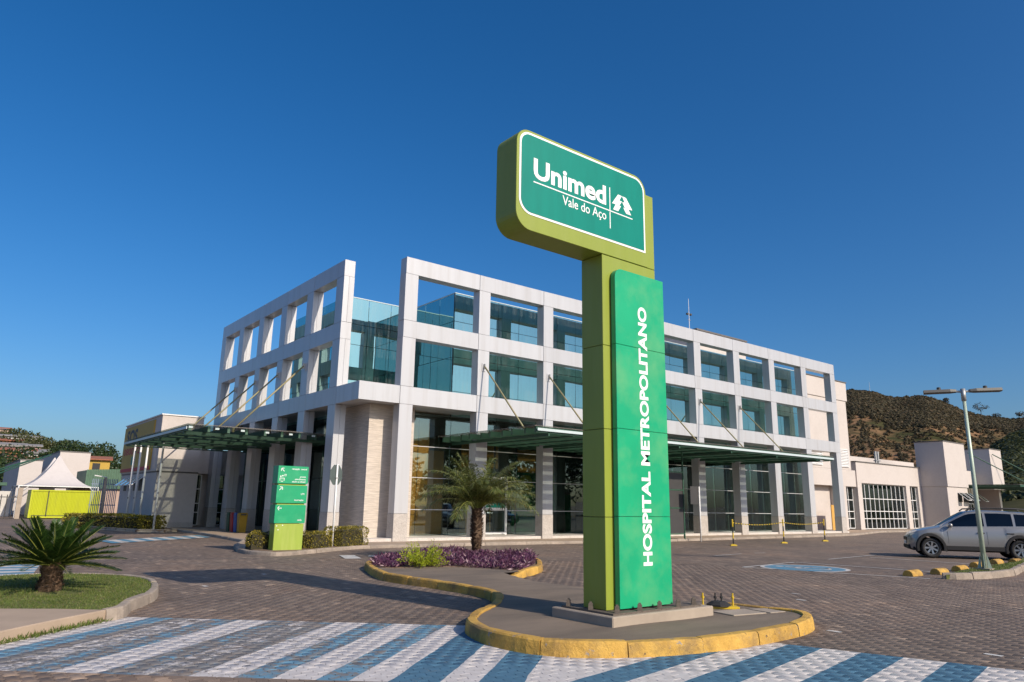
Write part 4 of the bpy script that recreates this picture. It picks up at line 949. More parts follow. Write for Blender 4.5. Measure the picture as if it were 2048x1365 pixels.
def arrow(cx_, cz_, ang):
    mb = MB(); c_, s_ = math.cos(ang), math.sin(ang)
    def bar_(p, q, w_=0.018):
        p, q = Vector((p[0], 0, p[1])), Vector((q[0], 0, q[1])); t = (q-p).normalized(); nn = Vector((-t.z, 0, t.x))*w_/2
        rot = lambda v: (cx_+v.x*c_-v.z*s_, yt, cz_+v.x*s_+v.z*c_)
        mb.add([rot(p+nn), rot(q+nn), rot(q-nn), rot(p-nn)], [(0, 1, 2, 3)])
    bar_((-0.07, 0), (0.07, 0)); bar_((0.065, 0.0), (0.005, 0.06)); bar_((0.065, 0.0), (0.005, -0.06))
    mb.build('arrow', 'white', tt)
arrow(-4.12, 2.46, math.radians(135)); arrow(-4.13, 1.90, math.radians(45)); arrow(-4.13, 1.32, math.pi)
pg = MB()
for x, z in ((-4.17, 2.26), (-4.11, 2.28)):
    pg.add([(x+0.022*math.cos(a), yt, z+0.022*math.sin(a)) for a in np.linspace(0, 2*math.pi, 10)[:-1]], [tuple(range(9))])
for x0_, z0_, x1_, z1_ in ((-4.20, 2.20, -4.05, 2.215), (-4.20, 2.13, -4.185, 2.199), (-4.065, 2.13, -4.05, 2.199), (-4.15, 2.10, -4.10, 2.114), (-4.158, 2.10, -4.151, 2.17), (-4.099, 2.10, -4.092, 2.17), (-4.06, 2.27, -4.00, 2.282), (-4.06, 2.318, -4.00, 2.33), (-4.06, 2.283, -4.05, 2.317), (-4.01, 2.283, -4.0, 2.317)):
    pg.add([(x0_, yt, z0_), (x1_, yt, z0_), (x1_, yt, z1_), (x0_, yt, z1_)], [(0, 1, 2, 3)])
pg.build('pictogram', 'white', tt)
for x, z in ((-4.16, 0.80), (-3.98, 0.82), (-4.11, 0.69)): MB().lathe([(0.016, 0), (0.016, -0.004), (0, -0.004)], 10, (x, FT+0.019, z), 'y').build('paint_spot', 'white', tt)

# ------------------------------------------------------------------ road signs seen from the back, lamps, poles
st = thing('stop_sign', 'octagonal road sign seen from its grey back on a thin white post', 'road sign', (-1.76, -2.34, 0.08))
MB().tube([(-1.76, -2.34, 0.05), (-1.76, -2.34, 2.78)], 0.032, 10).build('post', 'whitemetal', st, smooth=True)
dv = Vector((0.95, 0.32, 0)).normalized(); nv_ = Vector((dv.y, -dv.x, 0))
oc = [Vector((-1.76, -2.34, 2.42))+nv_*(-0.036)+dv*0.30*math.cos(math.radians(22.5+45*k))+Vector((0, 0, 0.36*math.sin(math.radians(22.5+45*k)))) for k in range(8)]
M['steelgreen'] = mat('dull_sign_back', (0.10, 0.125, 0.115), 0.5, 0.2, var=0.1)
MB().slab(oc, nv_*-0.006).build('octagon_plate', 'steelgreen', st)
MB().box(-1.80, -2.378, 2.30, -1.72, -2.302, 2.34).build('clamp', 'steel', st)
rs = thing('parking_sign', 'small rectangular road sign seen from its dark back before the lobby glass', 'road sign', (16.6, -3.2, 0.0))
MB().tube([(16.6, -3.2, -0.02), (16.6, -3.2, 2.55)], 0.035, 8).build('post', 'whitemetal', rs, smooth=True)
MB().box(15.98, -3.16, 1.72, 16.56, -3.145, 2.55).build('plate', 'dark', rs)
MB().box(16.54, -3.17, 2.1, 16.66, -3.14, 2.15).build('clamp', 'steel', rs)

lp = thing('street_lamp', 'pale green street lamp with two dark flat heads above the parking island', 'street lamp', (9.0, -17.8, 0.1))
M['lamppole'] = mat('pale_green_pole_paint', (0.42, 0.50, 0.40), 0.4, 0.1, var=0.06)
MB().tube([(9.0, -17.8, 0.10), (9.0, -17.8, 2.4), (9.0, -17.8, 4.55)], [0.062, 0.052, 0.042], 14).build('pole', 'lamppole', lp, smooth=True)
MB().tube([(9.0, -17.8, 4.45), (9.0, -17.8, 4.78)], 0.06, 12).build('pole_head', 'steel', lp, smooth=True)
MB().box(8.83, -17.97, 0.09, 9.17, -17.63, 0.14).build('foot_plate', 'concrete', lp)
for a in range(4):
    d_ = Vector((math.cos(a*math.pi/2+.4), math.sin(a*math.pi/2+.4), 0)); c_ = Vector((9.0, -17.8, 0))
    MB().slab([c_+d_*0.07+Vector((0, 0, .14)), c_+d_*0.16+Vector((0, 0, .14)), c_+d_*0.07+Vector((0, 0, .5))], d_.cross(Vector((0, 0, 1)))*0.012).build('gusset', 'lamppole', lp)
rdir = Vector((RT.x, RT.y, 0)).normalized()
def lamp_head(d_, tilt):
    d_ = d_.normalized(); s_ = Vector((-d_.y, d_.x, 0)); o_ = Vector((9.0, -17.8, 4.70)); upv = Vector((0, 0, 1))
    ar = MB().tube([o_, o_+d_*0.20+upv*0.02], 0.03, 8).build('arm', 'steel', lp)
    a, b = o_+d_*0.16+upv*0.02, o_+d_*0.93+upv*(0.02+tilt)
    pr = [(-.13, -.02), (-.10, .055), (.10, .055), (.13, -.02), (.08, -.045), (-.08, -.045)]
    prn = [(u*0.55, v*0.8) for u, v in pr]
    t_ = (b-a); mbb = MB(); rings = []
    for f_, q_ in ((0, prn), (0.18, pr), (1, pr)):
        rings += [a+t_*f_+s_*u+upv*v for u, v in q_]
    fs = [tuple(range(5, -1, -1)), tuple(range(12, 18))]
    for r_ in range(2):
        for k in range(6): fs.append((r_*6+k, r_*6+(k+1) % 6, (r_+1)*6+(k+1) % 6, (r_+1)*6+k))
    hd = mbb.add(rings, fs).build('lamp_head', 'lamphead', lp)
    cpos = a+t_*0.52+upv*0.055
    MB().lathe([(0.05, 0), (0.05, 0.06), (0.035, 0.075), (0, 0.075)], 10, cpos).build('photocell', 'dark', hd)
M['lamphead'] = mat('weathered_lamp_housing', (0.16, 0.15, 0.13), 0.6, 0.2, var=0.15)
lamp_head(rdir*-1+Vector((0.25, 0.5, 0)), 0.0); lamp_head(rdir+Vector((0.2, -0.45, 0)), 0.02)

for k, (x, y) in enumerate(((-3.72, 19.6), (-3.58, 18.8), (-3.45, 17.8), (-3.55, 14.0))):
    fp = thing('flagpole', 'bare white flagpole by the clipped hedge in front of the annexe' if k < 3 else 'bare white pole at the end of the clipped hedge on the pavement corner', 'flagpole', (x, y, 0.0), group='flagpoles before the annexe')
    MB().tube([(x, y, -0.02), (x, y, 3.0), (x, y, 4.6 if k < 3 else 4.35)], [0.06, 0.055, 0.045], 10).build('pole', 'whitemetal', fp, smooth=True)
    MB().box(x-0.09, y-0.09, -0.02, x+0.09, y+0.09, 0.05).build('foot_plate', 'steel', fp)
    MB().box(x-0.07, y-0.06, 1.55, x-0.04, y-0.02, 1.62).build('cleat', 'dark', fp)

# chain posts in front of the lobby
ps = [(14.65, -6.35), (19.24, -5.91), (23.67, -5.5)]
for (x, y), wh in zip(ps, ('at the chain end nearer the green kiosk', 'between the two chains', 'at the chain end nearer the low wing')):
    cp_ = thing('barrier_post', 'yellow and black banded post '+wh, 'post', (x, y, 0), group='chain posts before the lobby')
    MB().lathe([(0.0, 0.0), (0.19, 0.0), (0.17, 0.05), (0.05, 0.07), (0.0, 0.07)], 4, (x, y, 0)).build('foot', 'yellow', cp_)
    for k in range(4): MB().tube([(x, y, 0.06+k*0.24), (x, y, 0.06+(k+1)*0.24)], 0.03, 10).build('band', 'black' if k % 2 == 0 else 'yellow', cp_)
    MB().lathe([(0.03, 0.0), (0.04, 0.02), (0.03, 0.07), (0, 0.08)], 10, (x, y, 1.02)).build('cap', 'yellow', cp_)
def chain(a, b, lab):
    c_ = thing('barrier_chain', lab, 'chain', (a[0], a[1], 0.9))
    n = 40
    for col_ in range(2):
        mb = MB()
        for k in range(n):
            if k % 2 != col_: continue
            f0, f1 = k/n, (k+0.85)/n; z = lambda f: 0.95-0.10*4*f*(1-f)
            p = Vector((a[0]+(b[0]-a[0])*f0, a[1]+(b[1]-a[1])*f0, z(f0))); q = Vector((a[0]+(b[0]-a[0])*f1, a[1]+(b[1]-a[1])*f1, z(f1)))
            mb.bar(p, q, 0.035)
        mb.build('chain_links', ('yellow', 'black')[col_], c_)
chain(ps[0], ps[1], 'yellow and black plastic chain between the two posts nearer the sign tower')
chain(ps[1], ps[2], 'yellow and black plastic chain between the two posts nearer the low wing')

# wheel stops
for x, y in ((6.58, -17.06), (7.87, -17.16), (9.47, -17.04), (11.61, -16.7), (13.66, -16.5), (14.6, -16.72)):
    n = 9; prof = [(0.13*math.cos(t), 0.012+0.13*math.sin(t)) for t in np.linspace(0, math.pi, n)]
    ws = MB().slab([(x-0.27, y+u, max(0, v)) for u, v in prof]+[(x-0.27, y-0.13, -0.01), (x-0.27, y+0.13, -0.01)], (0.54, 0, 0)).build('wheel_stop', 'kerb_yellow', None, bevel=0.012)
    tag(ws, 'short rounded yellow concrete wheel stop beside the parking island', 'wheel stop', 'wheel stops in the parking bays')

# recycling bins
for k, (m_, lab) in enumerate((('binGreen', 'green'), ('red', 'red'), ('blue', 'blue'), ('binYellow', 'yellow'))):
    x, y = -0.85+0.03*k, 10.9-0.42*k
    b_ = thing('recycling_bin', f'{lab} plastic recycling bin standing against the hospital columns', 'bin', (x, y, 0.08), group='row of recycling bins')
    MB().add([(x-.16, y-.16, .08), (x+.16, y-.16, .08), (x+.16, y+.16, .08), (x-.16, y+.16, .08), (x-.19, y-.19, .82), (x+.19, y-.19, .82), (x+.19, y+.19, .82), (x-.19, y+.19, .82)], [(3, 2, 1, 0), (4, 5, 6, 7), (0, 1, 5, 4), (1, 2, 6, 5), (2, 3, 7, 6), (3, 0, 4, 7)]).build('bin_body', m_, b_, bevel=0.02)
    MB().slab([(x-.20, y-.20, .82), (x-.20, y+.20, .82), (x-.20, y+.11, .98), (x-.20, y-.11, .98)], (0.4, 0, 0)).build('bin_lid', m_, b_, bevel=0.015)
    MB().box(x-.12, y-.185, .86, x+.12, y-.15, .93).build('bin_slot', 'dark', b_)

# lobby notice frame and green kiosk in front of the columns
ks = thing('cash_kiosk', 'green framed cash machine kiosk beside a dark gated frame under the canopy', 'kiosk', (15.6, -1.6, 0.08))
MB().box(14.35, -2.0, 0.07, 15.75, -1.1, 2.15).build('body', 'intgreen', ks, bevel=0.03)
plate(rrect(14.5, 0.25, 15.6, 1.85, (0, 0, 0.35, 0.35)), -2.03, -1.999).build('screen_panel', 'dark', ks)
MB().box(14.40, -1.95, 2.16, 15.72, -1.15, 2.45).build('top_box', 'steelgreen', ks)
fr = thing('folding_gate', 'dark panelled gate in a green frame under the canopy', 'gate', (16.2, -2.9, 0.05))
for x in (14.9, 16.25): MB().box(x-0.03, -2.55, 0.05, x+0.03, -2.49, 4.3).build('gate_post', 'green', fr)
for z in (0.30, 1.5, 2.35, 3.2): MB().box(14.931, -2.55, z, 16.219, -2.49, z+0.05).build('gate_rail', 'green', fr)
for z0, z1 in ((0.36, 1.49), (1.56, 2.34), (2.41, 3.19)): MB().box(14.95, -2.53, z0, 16.2, -2.51, z1).build('gate_panel', 'dark', fr)

# ------------------------------------------------------------------ planting
def frond(base, d0, length, arch, nleaf, lw, ll, mt, vee=0.6, twist=0.0, rach=0.010):
    """feather leaf: a curved stalk with two rows of leaflets; returns (stalk MB points, leaflet quads)"""
    n = 14; d = Vector(d0).normalized(); p = Vector(base); pts = [p.copy()]; st_ = length/n
    for k in range(n):
        d = (d+Vector((0, 0, -arch/n))).normalized(); p = p+d*st_; pts.append(p.copy())
    A_ = np.array([tuple(q) for q in pts]); P, D, Rl, Ll, Ww = [], [], [], [], []
    for i in range(nleaf):
        f = 0.14+0.86*i/nleaf; j = min(n-1, int(f*n)); t = f*n-j
        q = A_[j]*(1-t)+A_[j+1]*t; tg = A_[j+1]-A_[j]; tg /= np.linalg.norm(tg)
        sd = np.cross(tg, (0, 0, 1.0)); sd /= max(1e-6, np.linalg.norm(sd)); nn = np.cross(sd, tg)
        env = math.sin(math.pi*min(1, 0.12+0.88*f*0.93))**0.55
        for s_ in (1, -1):
            v = tg*(0.55+0.5*f)+sd*s_*1.0+nn*vee*rng.uniform(0.6, 1.2)+rng.normal(0, 0.06 if twist == 0 else 0.26, 3)
            P.append(q); D.append(v); Rl.append(nn+rng.normal(0, .12, 3)); Ll.append(ll*env*rng.uniform(.85 if twist == 0 else .6, 1.1)); Ww.append(lw)
    return pts, leaves(np.array(P), np.array(D), np.array(Ll), np.array(Ww), droop=twist, roll=np.array(Rl))
def frond_obj(parent, args, mt, rach):
    pts, Q = frond(*args)
    o_ = Vector(parent.location); me_ = quads_mesh('frond', Q-np.array(o_), mt)
    fo = link('frond', me_, parent)
    MB().tube(pts, [rach*(1-0.8*k/(len(pts)-1)) for k in range(len(pts))], 5).build('leaf_stalk', 'rachis', fo)
    return fo
def scaly_trunk(parent, c_, z0, z1, rfun, n, sl, out=0.35):
    MB().lathe([(0, 0)]+[(rfun(f), f*(z1-z0)) for f in np.linspace(0, 1, 9)]+[(0, z1-z0)], 14, (c_[0], c_[1], z0)).build('trunk', 'trunk', parent, smooth=True)
    f = rng.random(n)**0.9; a = rng.uniform(0, 2*math.pi, n); r = np.array([rfun(x) for x in f])*0.94
    P = np.c_[c_[0]+r*np.cos(a), c_[1]+r*np.sin(a), z0+f*(z1-z0)]
    D = np.c_[np.cos(a), np.sin(a), rng.uniform(0.5, 1.6, n)]
    D[:, :2] *= out*2
    Q = leaves(P, D, rng.uniform(.7, 1.2, n)*sl, sl*0.75, roll=np.c_[-np.sin(a), np.cos(a), np.zeros(n)]*0+np.c_[np.cos(a), np.sin(a), -np.ones(n)])
    kind(link('leaf_scars', quads_mesh('leaf_scars', Q-np.array(parent.location), 'scale'), parent), 'stuff')

cy_ = thing('cycad', 'squat sago cycad with stiff dark fronds and a scaly trunk on the lawn', 'palm', (-10.82, -11.95, 0.12))
scaly_trunk(cy_, (-10.82, -11.95), 0.10, 0.52, lambda f: 0.155-0.02*f+0.012*math.sin(f*9), 420, 0.075)
for k in range(60):
    a = 2*math.pi*(k*0.381966); e = math.radians(6+66*((k % 60)/60)**1.1+rng.uniform(-4, 4))
    d_ = (math.cos(a)*math.cos(e), math.sin(a)*math.cos(e), math.sin(e))
    frond_obj(cy_, ((-10.82+0.09*math.cos(a), -11.95+0.09*math.sin(a), 0.50), d_, rng.uniform(0.88, 1.04)*(1 - 0.20*(k/60)), 0.42, 84, 0.0145, 0.155, 'cycad', 0.45), 'cycad', 0.011)

pm = thing('date_palm', 'small date palm with arching feathery fronds growing from the purple flower bed', 'palm', (-0.36, -8.52, 0.12))
scaly_trunk(pm, (-0.36, -8.52), 0.08, 1.42, lambda f: 0.07+0.075*math.sin(min(1, f*1.15)*math.pi*0.75)**1.5+0.02*f, 620, 0.095, 0.45)
for k in range(50):
    a = 2*math.pi*(k*0.381966)+0.4; e = math.radians(36+50*(k/58)**0.8+rng.uniform(-6, 6))
    d_ = (math.cos(a)*math.cos(e), math.sin(a)*math.cos(e), math.sin(e))
    frond_obj(pm, ((-0.36+0.07*math.cos(a), -8.52+0.07*math.sin(a), 1.40), d_, rng.uniform(1.65, 1.95)*(1-0.16*(k/58)), rng.uniform(1.2, 1.75), 62, 0.020, 0.40, 'palm', 0.15, 0.42), 'palm', 0.017)

# purple ground cover and lime conifer
BED = smooth_closed([(-4.42, -10.55), (-3.7, -10.95), (-2.85, -11.2), (-2.45, -12.0), (-2.2, -12.65), (-1.2, -11.95), (-0.4, -11.1), (0.25, -10.2), (0.55, -9.2), (0.15, -8.2), (-1.2, -7.6), (-2.75, -8.2), (-3.9, -9.2)], 5)
n = 11000; gx = rng.uniform(-4.6, 0.8, n*2); gy = rng.uniform(-12.8, -7.4, n*2); k = inside(BED, gx, gy); gx, gy = gx[k], gy[k]; n = len(gx)
hgt = 0.14+0.09*np.sin(gx*2.1+1)*np.sin(gy*1.7)+0.06*np.sin(gx*7)*np.sin(gy*6)
P0 = np.c_[gx, gy, 0.12+np.clip(hgt, 0.05, 1)*rng.random(n)**0.6]; D0 = np.c_[rng.normal(0, 1, n), rng.normal(0, 1, n), rng.uniform(-0.1, 1.3, n)]
pc_ = link('purple_groundcover', quads_mesh('purple_groundcover', leaves(P0, D0, rng.uniform(0.07, 0.15, n), rng.uniform(0.022, 0.036, n)), 'purple'))
kind(pc_, 'stuff'); tag(pc_, 'purple leaved ground cover filling the flower bed round the date palm', 'ground cover')
MB().prism(BED, 0.05, 0.135).build('planting_soil', 'soil', island)
cf = thing('lime_conifer', 'low bright lime green juniper shrub among the purple ground cover', 'shrub', (-3.55, -10.95, 0.12))
P, D = [], []
for b in range(60):
    a = rng.uniform(0, 2*math.pi); e = rng.uniform(0.15, 1.1); L_ = rng.uniform(0.35, 0.72)
    d_ = np.array([math.cos(a)*math.cos(e), math.sin(a)*math.cos(e), math.sin(e)])
    for t in np.linspace(0.25, 1, 42):
        P.append(np.array([-3.55, -10.95, 0.16])+d_*L_*t+rng.normal(0, 0.022, 3)+np.array([0, 0, -0.06*t*t])); D.append(d_+rng.normal(0, 0.7, 3))
P, D = np.array(P), np.array(D)
link('foliage', quads_mesh('foliage', leaves(P, D, rng.uniform(.04, .085, len(P)), 0.016)-np.array(cf.location), 'limeleaf'), cf)
MB().lathe([(0.02, 0), (0.03, 0.02), (0.012, 0.25), (0, 0.25)], 6, (-3.55, -10.95, 0.12)).build('stem', 'bark', cf)

def hedge(name, label, c_, sx_, sy_, h, n, rz=0.0, z0=0.08, round_=0.25, leaf=0.05, mt='hedge'):
    hd = thing(name, label, 'hedge', (c_[0], c_[1], z0))
    u = rng.uniform(-1, 1, (n, 3)); ax_ = rng.integers(0, 3, n); sgn = np.where(rng.random(n) < 0.5, -1, 1)
    u[np.arange(n), ax_] = sgn*rng.uniform(0.80, 1.04, n)
    r = np.linalg.norm(np.maximum(np.abs(u)-(1-round_), 0), axis=1); sc = np.where(r > round_, (1-round_+round_*0.9)/(1-round_+r), 1); u *= sc[:, None]
    u *= (1+0.10*np.sin(u[:, [1, 2, 0]]*5+c_[0]))
    u[:, 2] = np.maximum(u[:, 2], -0.95)
    P = np.c_[u[:, 0]*sx_/2, u[:, 1]*sy_/2, (u[:, 2]+1)*h/2]; D = u+rng.normal(0, 0.75, (n, 3))
    cz, sz = math.cos(rz), math.sin(rz); Rm = np.array([[cz, -sz, 0], [sz, cz, 0], [0, 0, 1]])
    link('foliage', quads_mesh('foliage', leaves(P@Rm.T, D@Rm.T, rng.uniform(leaf*.7, leaf*1.3, n), leaf*0.62), mt), hd)
    mb = MB(); kx, ky = sx_*0.40, sy_*0.40
    mb.add([tuple(Rm@np.array(p)) for p in [(-kx, -ky, 0.02), (kx, -ky, 0.02), (kx, ky, 0.02), (-kx, ky, 0.02), (-kx*.9, -ky*.9, h*.82), (kx*.9, -ky*.9, h*.82), (kx*.9, ky*.9, h*.82), (-kx*.9, ky*.9, h*.82)]], [(3, 2, 1, 0), (4, 5, 6, 7), (0, 1, 5, 4), (1, 2, 6, 5), (2, 3, 7, 6), (3, 0, 4, 7)])
    mb.build('branches', 'hedge_core', hd, local=True)
    return hd
hedge('clipped_hedge', 'ragged yellow green hedge between the direction totem and the octagonal sign', (-2.55, -2.75), 1.15, 0.6, 0.50, 2600, rz=0.5, leaf=0.045)
hedge('clipped_hedge', 'full yellow green hedge between the octagonal sign and the stone corner wall', (-1.05, -1.85), 1.65, 0.75, 0.62, 4600, rz=0.52, leaf=0.045)
hedge('clipped_bush', 'round yellow green clipped bush at the end of the totem bed', (-4.42, -2.75), 0.62, 0.62, 0.55, 1900, round_=0.8, leaf=0.045)
hedge('clipped_hedge', 'dark low hedge half hidden behind the direction totem', (-3.75, -2.45), 0.85, 0.5, 0.50, 1600, leaf=0.045, mt='tree2')
hedge('clipped_hedge', 'long boxy clipped hedge below the flagpoles in front of the annexe', (-4.75, 17.4), 7.0, 1.3, 0.72, 9500, rz=math.radians(-68), z0=0.0, leaf=0.085, round_=0.12)
MB().prism([(-6.3, 22.2), (-6.6, 21.4), (-4.4, 13.6), (-3.3, 13.0), (-2.6, 13.4), (-2.6, 22.5)], -0.05, 0.10).build('hedge_bed', 'soil', pav)
kerb([(-6.3, 22.2), (-6.6, 21.4), (-4.4, 13.6), (-3.3, 13.0), (-2.6, 13.4)], False, pav, 'kerb_plain', h=0.13, wd=0.13, stone=1.0, side=1)
# ------------------------------------------------------------------ cars (x forward, y left, z up)
def make_car(label, paint, loc, rz, rails=True, cat='car', full=True):
    car = thing('parked_car', label, cat, loc, rz)
    car.scale = (1.0, 1.0, 1.05) if rails else (1, 1, 1)
    XF, XRr, WH, R = 1.31, -1.31, 0.315, 0.395
    def ip(x, T): return float(np.interp(x, [t[0] for t in T], [t[1] for t in T]))
    Wt = [(-2.14, 0.66), (-2.05, 0.76), (-1.8, 0.815), (-1.2, 0.835), (0.9, 0.835), (1.4, 0.82), (1.70, 0.765), (1.88, 0.64), (1.97, 0.46)]
    Tp = [(-2.14, 0.86), (-2.1, 0.98), (-1.9, 1.03), (0.0, 0.985), (0.75, 0.965), (0.95, 0.975), (1.3, 0.92), (1.65, 0.84), (1.86, 0.74), (1.97, 0.62)]
    xs = sorted(set([round(v, 3) for v in list(np.linspace(-2.14, 1.97, 36))+[XF+R*math.cos(t) for t in np.linspace(0, math.pi, 13)]+[XRr+R*math.cos(t) for t in np.linspace(0, math.pi, 13)]]))
    def zb(x):
        z = 0.27
        if x > 1.85: z = 0.27+0.05*(x-1.85)/0.18
        if x < -1.95: z = 0.34
        for c_ in (XF, XRr):
            if abs(x-c_) < R: z = max(z, 0.31+math.sqrt(R*R-(x-c_)**2))
        return z
    rows = []
    for x in xs:
        W_, t_ = ip(x, Wt), ip(x, Tp); b_ = min(zb(x), t_-0.08)
        zs = [b_+(t_-b_)*f for f in (0, 0.2, 0.42, 0.62, 0.80, 0.93, 1.0)]
        off = [-0.02 if b_ < .4 else 0.0, 0.012, 0.018, 0.014, -0.004, -0.03, -0.075]
        half = [(W_+o_, z) for o_, z in zip(off, zs)]+[((W_-0.075)*0.72, t_+0.018), ((W_-0.075)*0.36, t_+0.032), (0, t_+0.036)]
        rows.append([(x, y, z) for y, z in half]+[(x, -y, z) for y, z in half[-2::-1]])
    m = len(rows[0]); mb = MB(); fs = []
    for i in range(len(rows)-1):
        for j in range(m-1): fs.append((i*m+j, i*m+j+1, (i+1)*m+j+1, (i+1)*m+j))
    fs += [tuple(range(m)), tuple(range((len(rows)-1)*m+m-1, (len(rows)-1)*m-1, -1))]
    mb.add([q for r_ in rows for q in r_], fs)
    body = mb.build('body', paint, car, smooth=True, local=True)
    MB().box(-1.95, -0.70, 0.22, 1.85, 0.70, 0.33).box(-0.85, -0.70, 0.33, 0.85, 0.70, 0.6).build('underbody', 'black', car, local=True)
    # cabin
    Rf = [(-2.12, 0.98), (-2.02, 1.22), (-1.88, 1.40), (-1.6, 1.475), (-0.8, 1.515), (-0.2, 1.515), (0.12, 1.475), (0.45, 1.30), (0.75, 1.12), (0.98, 0.985)]
    def sec(x):
        zr = ip(x, Rf); zb_ = ip(x, Tp)-0.01; wb = ip(x, Wt)-0.075; h = max(0.0, zr-zb_)
        wr = wb-0.165*min(1, h/0.5)
        return zr, zb_, wb, wr
    rows = []
    xs2 = [-2.12, -2.07, -2.02, -1.95, -1.88, -1.75, -1.6, -1.3, -1.0, -0.6, -0.2, -0.05, 0.12, 0.28, 0.45, 0.6, 0.75, 0.87, 0.98]
    for x in xs2:
        zr, zb_, wb, wr = sec(x); h = zr-zb_
        half = [(wb, zb_), (wb-(wb-wr)*0.45, zb_+h*0.5), (wr+0.012, zb_+h*0.87), (wr-0.05, zb_+h*0.97), (wr*0.5, zb_+h+0.012), (0, zb_+h+0.018)]
        rows.append([(x, y, z) for y, z in half]+[(x, -y, z) for y, z in half[-2::-1]])
    m = len(rows[0]); fs = []
    for i in range(len(rows)-1):
        for j in range(m-1): fs.append((i*m+j, i*m+j+1, (i+1)*m+j+1, (i+1)*m+j))
    MB().add([q for r_ in rows for q in r_], fs).build('cabin', paint, car, smooth=True, local=True)
    def side(x, z):
        zr, zb_, wb, wr = sec(x); f = (z-zb_)/max(1e-3, zr-zb_)
        return (wb-(wb-wr)*0.45*f/0.5) if f < 0.5 else (wb-(wb-wr)*0.45+((wr+0.012)-(wb-(wb-wr)*0.45))*(f-0.5)/0.37)
    for s_ in (1, -1):
        for xa, xb in ((-0.34, 0.70), (-1.18, -0.42), (-1.86, -1.26)):
            g_ = []; xx = np.linspace(xa, xb, 9)
            for x in xx:
                zr, zb_, wb, wr = sec(x); lo = zb_+0.045; hi = zb_+(zr-zb_)*0.86
                if xa < -1.5: hi = min(hi, lo+0.05+(x+1.86)*1.1)
                if hi < lo+0.015: hi = lo+0.015
                for f in np.linspace(0, 1, 5):
                    z = lo+(hi-lo)*f; g_.append((x, s_*(side(x, z)+0.006), z))
            MB().add(g_, [(i*5+j, (i+1)*5+j, (i+1)*5+j+1, i*5+j+1) for i in range(8) for j in range(4)]).build('side_window', 'carglass', car, local=True)
        for x in (0.78, -0.38, -1.22):                          # door shut lines
            W_ = ip(x, Wt); pts = [(x, s_*(W_+o_+0.001), z) for o_, z in ((0.0, 0.36), (0.017, 0.52), (0.016, 0.72), (-0.002, 0.86))]
            MB().tube(pts, 0.004, 4).build('door_seam', 'dark', car, local=True)
        for x in (-0.20, -1.05):
            MB().box(x-0.11, s_*(ip(x, Wt)+0.0) if s_ > 0 else s_*(ip(x, Wt)+0.035), 0.80, x+0.11, s_*(ip(x, Wt)+0.035) if s_ > 0 else s_*ip(x, Wt), 0.835).build('door_handle', 'dark', car, bevel=0.008, local=True)
        MB().box(-0.87, min(s_*0.78, s_*0.862), 0.255, 0.87, max(s_*0.78, s_*0.862), 0.40).build('sill_trim', 'black', car, bevel=0.015, local=True)
        for xc in (XF, XRr):
            n = 14; a_ = np.linspace(math.radians(-14), math.radians(194), n); W_ = ip(xc, Wt); ri, ro = 0.375, 0.475
            v_, f_ = [], []
            for t in a_:
                for r_, y in ((ri, W_-0.05), (ri, W_+0.045), (ro-.03, W_+0.045), (ro, W_+0.012), (ro, W_-0.05)):
                    v_.append((xc+r_*math.cos(t), s_*y, 0.315+r_*math.sin(t)))
            for i in range(n-1):
                for j in range(4): f_.append((i*5+j, i*5+j+1, (i+1)*5+j+1, (i+1)*5+j))
            f_ += [(0, 1, 2, 3, 4), tuple((n-1)*5+k for k in (4, 3, 2, 1, 0))]
            MB().add(v_, f_).build('wheel_arch', 'black', car, local=True)
            y0 = s_*(ip(xc, Wt)-0.20); d_ = s_*0.20
            tyre = MB().lathe([(0.205, 0), (0.29, 0), (WH, 0.03*s_), (WH, 0.17*s_), (0.295, d_), (0.205, d_*0.98), (0.205, 0)], 28, (xc, y0, WH), 'y').build('wheel', 'black', car, smooth=True, local=True)
            rim = MB().lathe([(0.207, 0.0), (0.207, d_*0.97), (0.192, d_*0.97), (0.182, d_*0.70), (0.182, 0)], 28, (xc, y0, WH), 'y')
            for k in range(7):
                t = 2*math.pi*k/7; p = Vector((xc+0.03*math.cos(t), y0+d_*0.90, WH+0.03*math.sin(t))); q = Vector((xc+0.19*math.cos(t), y0+d_*0.94, WH+0.19*math.sin(t))); sd_ = Vector((-math.sin(t), 0, math.cos(t)))
                rim.add([p+sd_*.022, q+sd_*.030, q-sd_*.030, p-sd_*.022, p+sd_*.022+Vector((0, -d_*.15, 0)), q+sd_*.03+Vector((0, -d_*.15, 0)), q-sd_*.03+Vector((0, -d_*.15, 0)), p-sd_*.022+Vector((0, -d_*.15, 0))], [(0, 1, 2, 3), (7, 6, 5, 4), (0, 4, 5, 1), (2, 6, 7, 3), (1, 5, 6, 2), (3, 7, 4, 0)])
            rim.lathe([(0.05, -d_*0.2), (0.05, 0), (0.0, 0)], 10, (xc, y0+d_*0.96, WH), 'y')
            rim.build('rim', 'rim', tyre, local=True)
            MB().lathe([(0.18, 0), (0.0, 0)], 16, (xc, y0+d_*0.35, WH), 'y').build('brake_disc', 'dark', tyre, local=True)
        hl = [(1.58, 0.79), (1.74, 0.745), (1.87, 0.655), (1.925, 0.56)]
        v_ = []
        for x, y in hl: v_ += [(x, s_*(y+0.012), 0.60+0.04*(1.98-x)), (x, s_*(y-0.005), ip(x, Tp)-0.035)]
        MB().add(v_, [(0, 2, 3, 1), (2, 4, 5, 3), (4, 6, 7, 5)]).build('headlight', 'headlamp', car, smooth=True, local=True)
        MB().add([(-2.06, s_*0.772, 0.78), (-2.145, s_*0.66, 0.78), (-2.125, s_*0.645, 1.12), (-2.0, s_*0.72, 1.14)], [(0, 1, 2, 3)]).build('tail_light', 'tail', car, local=True)
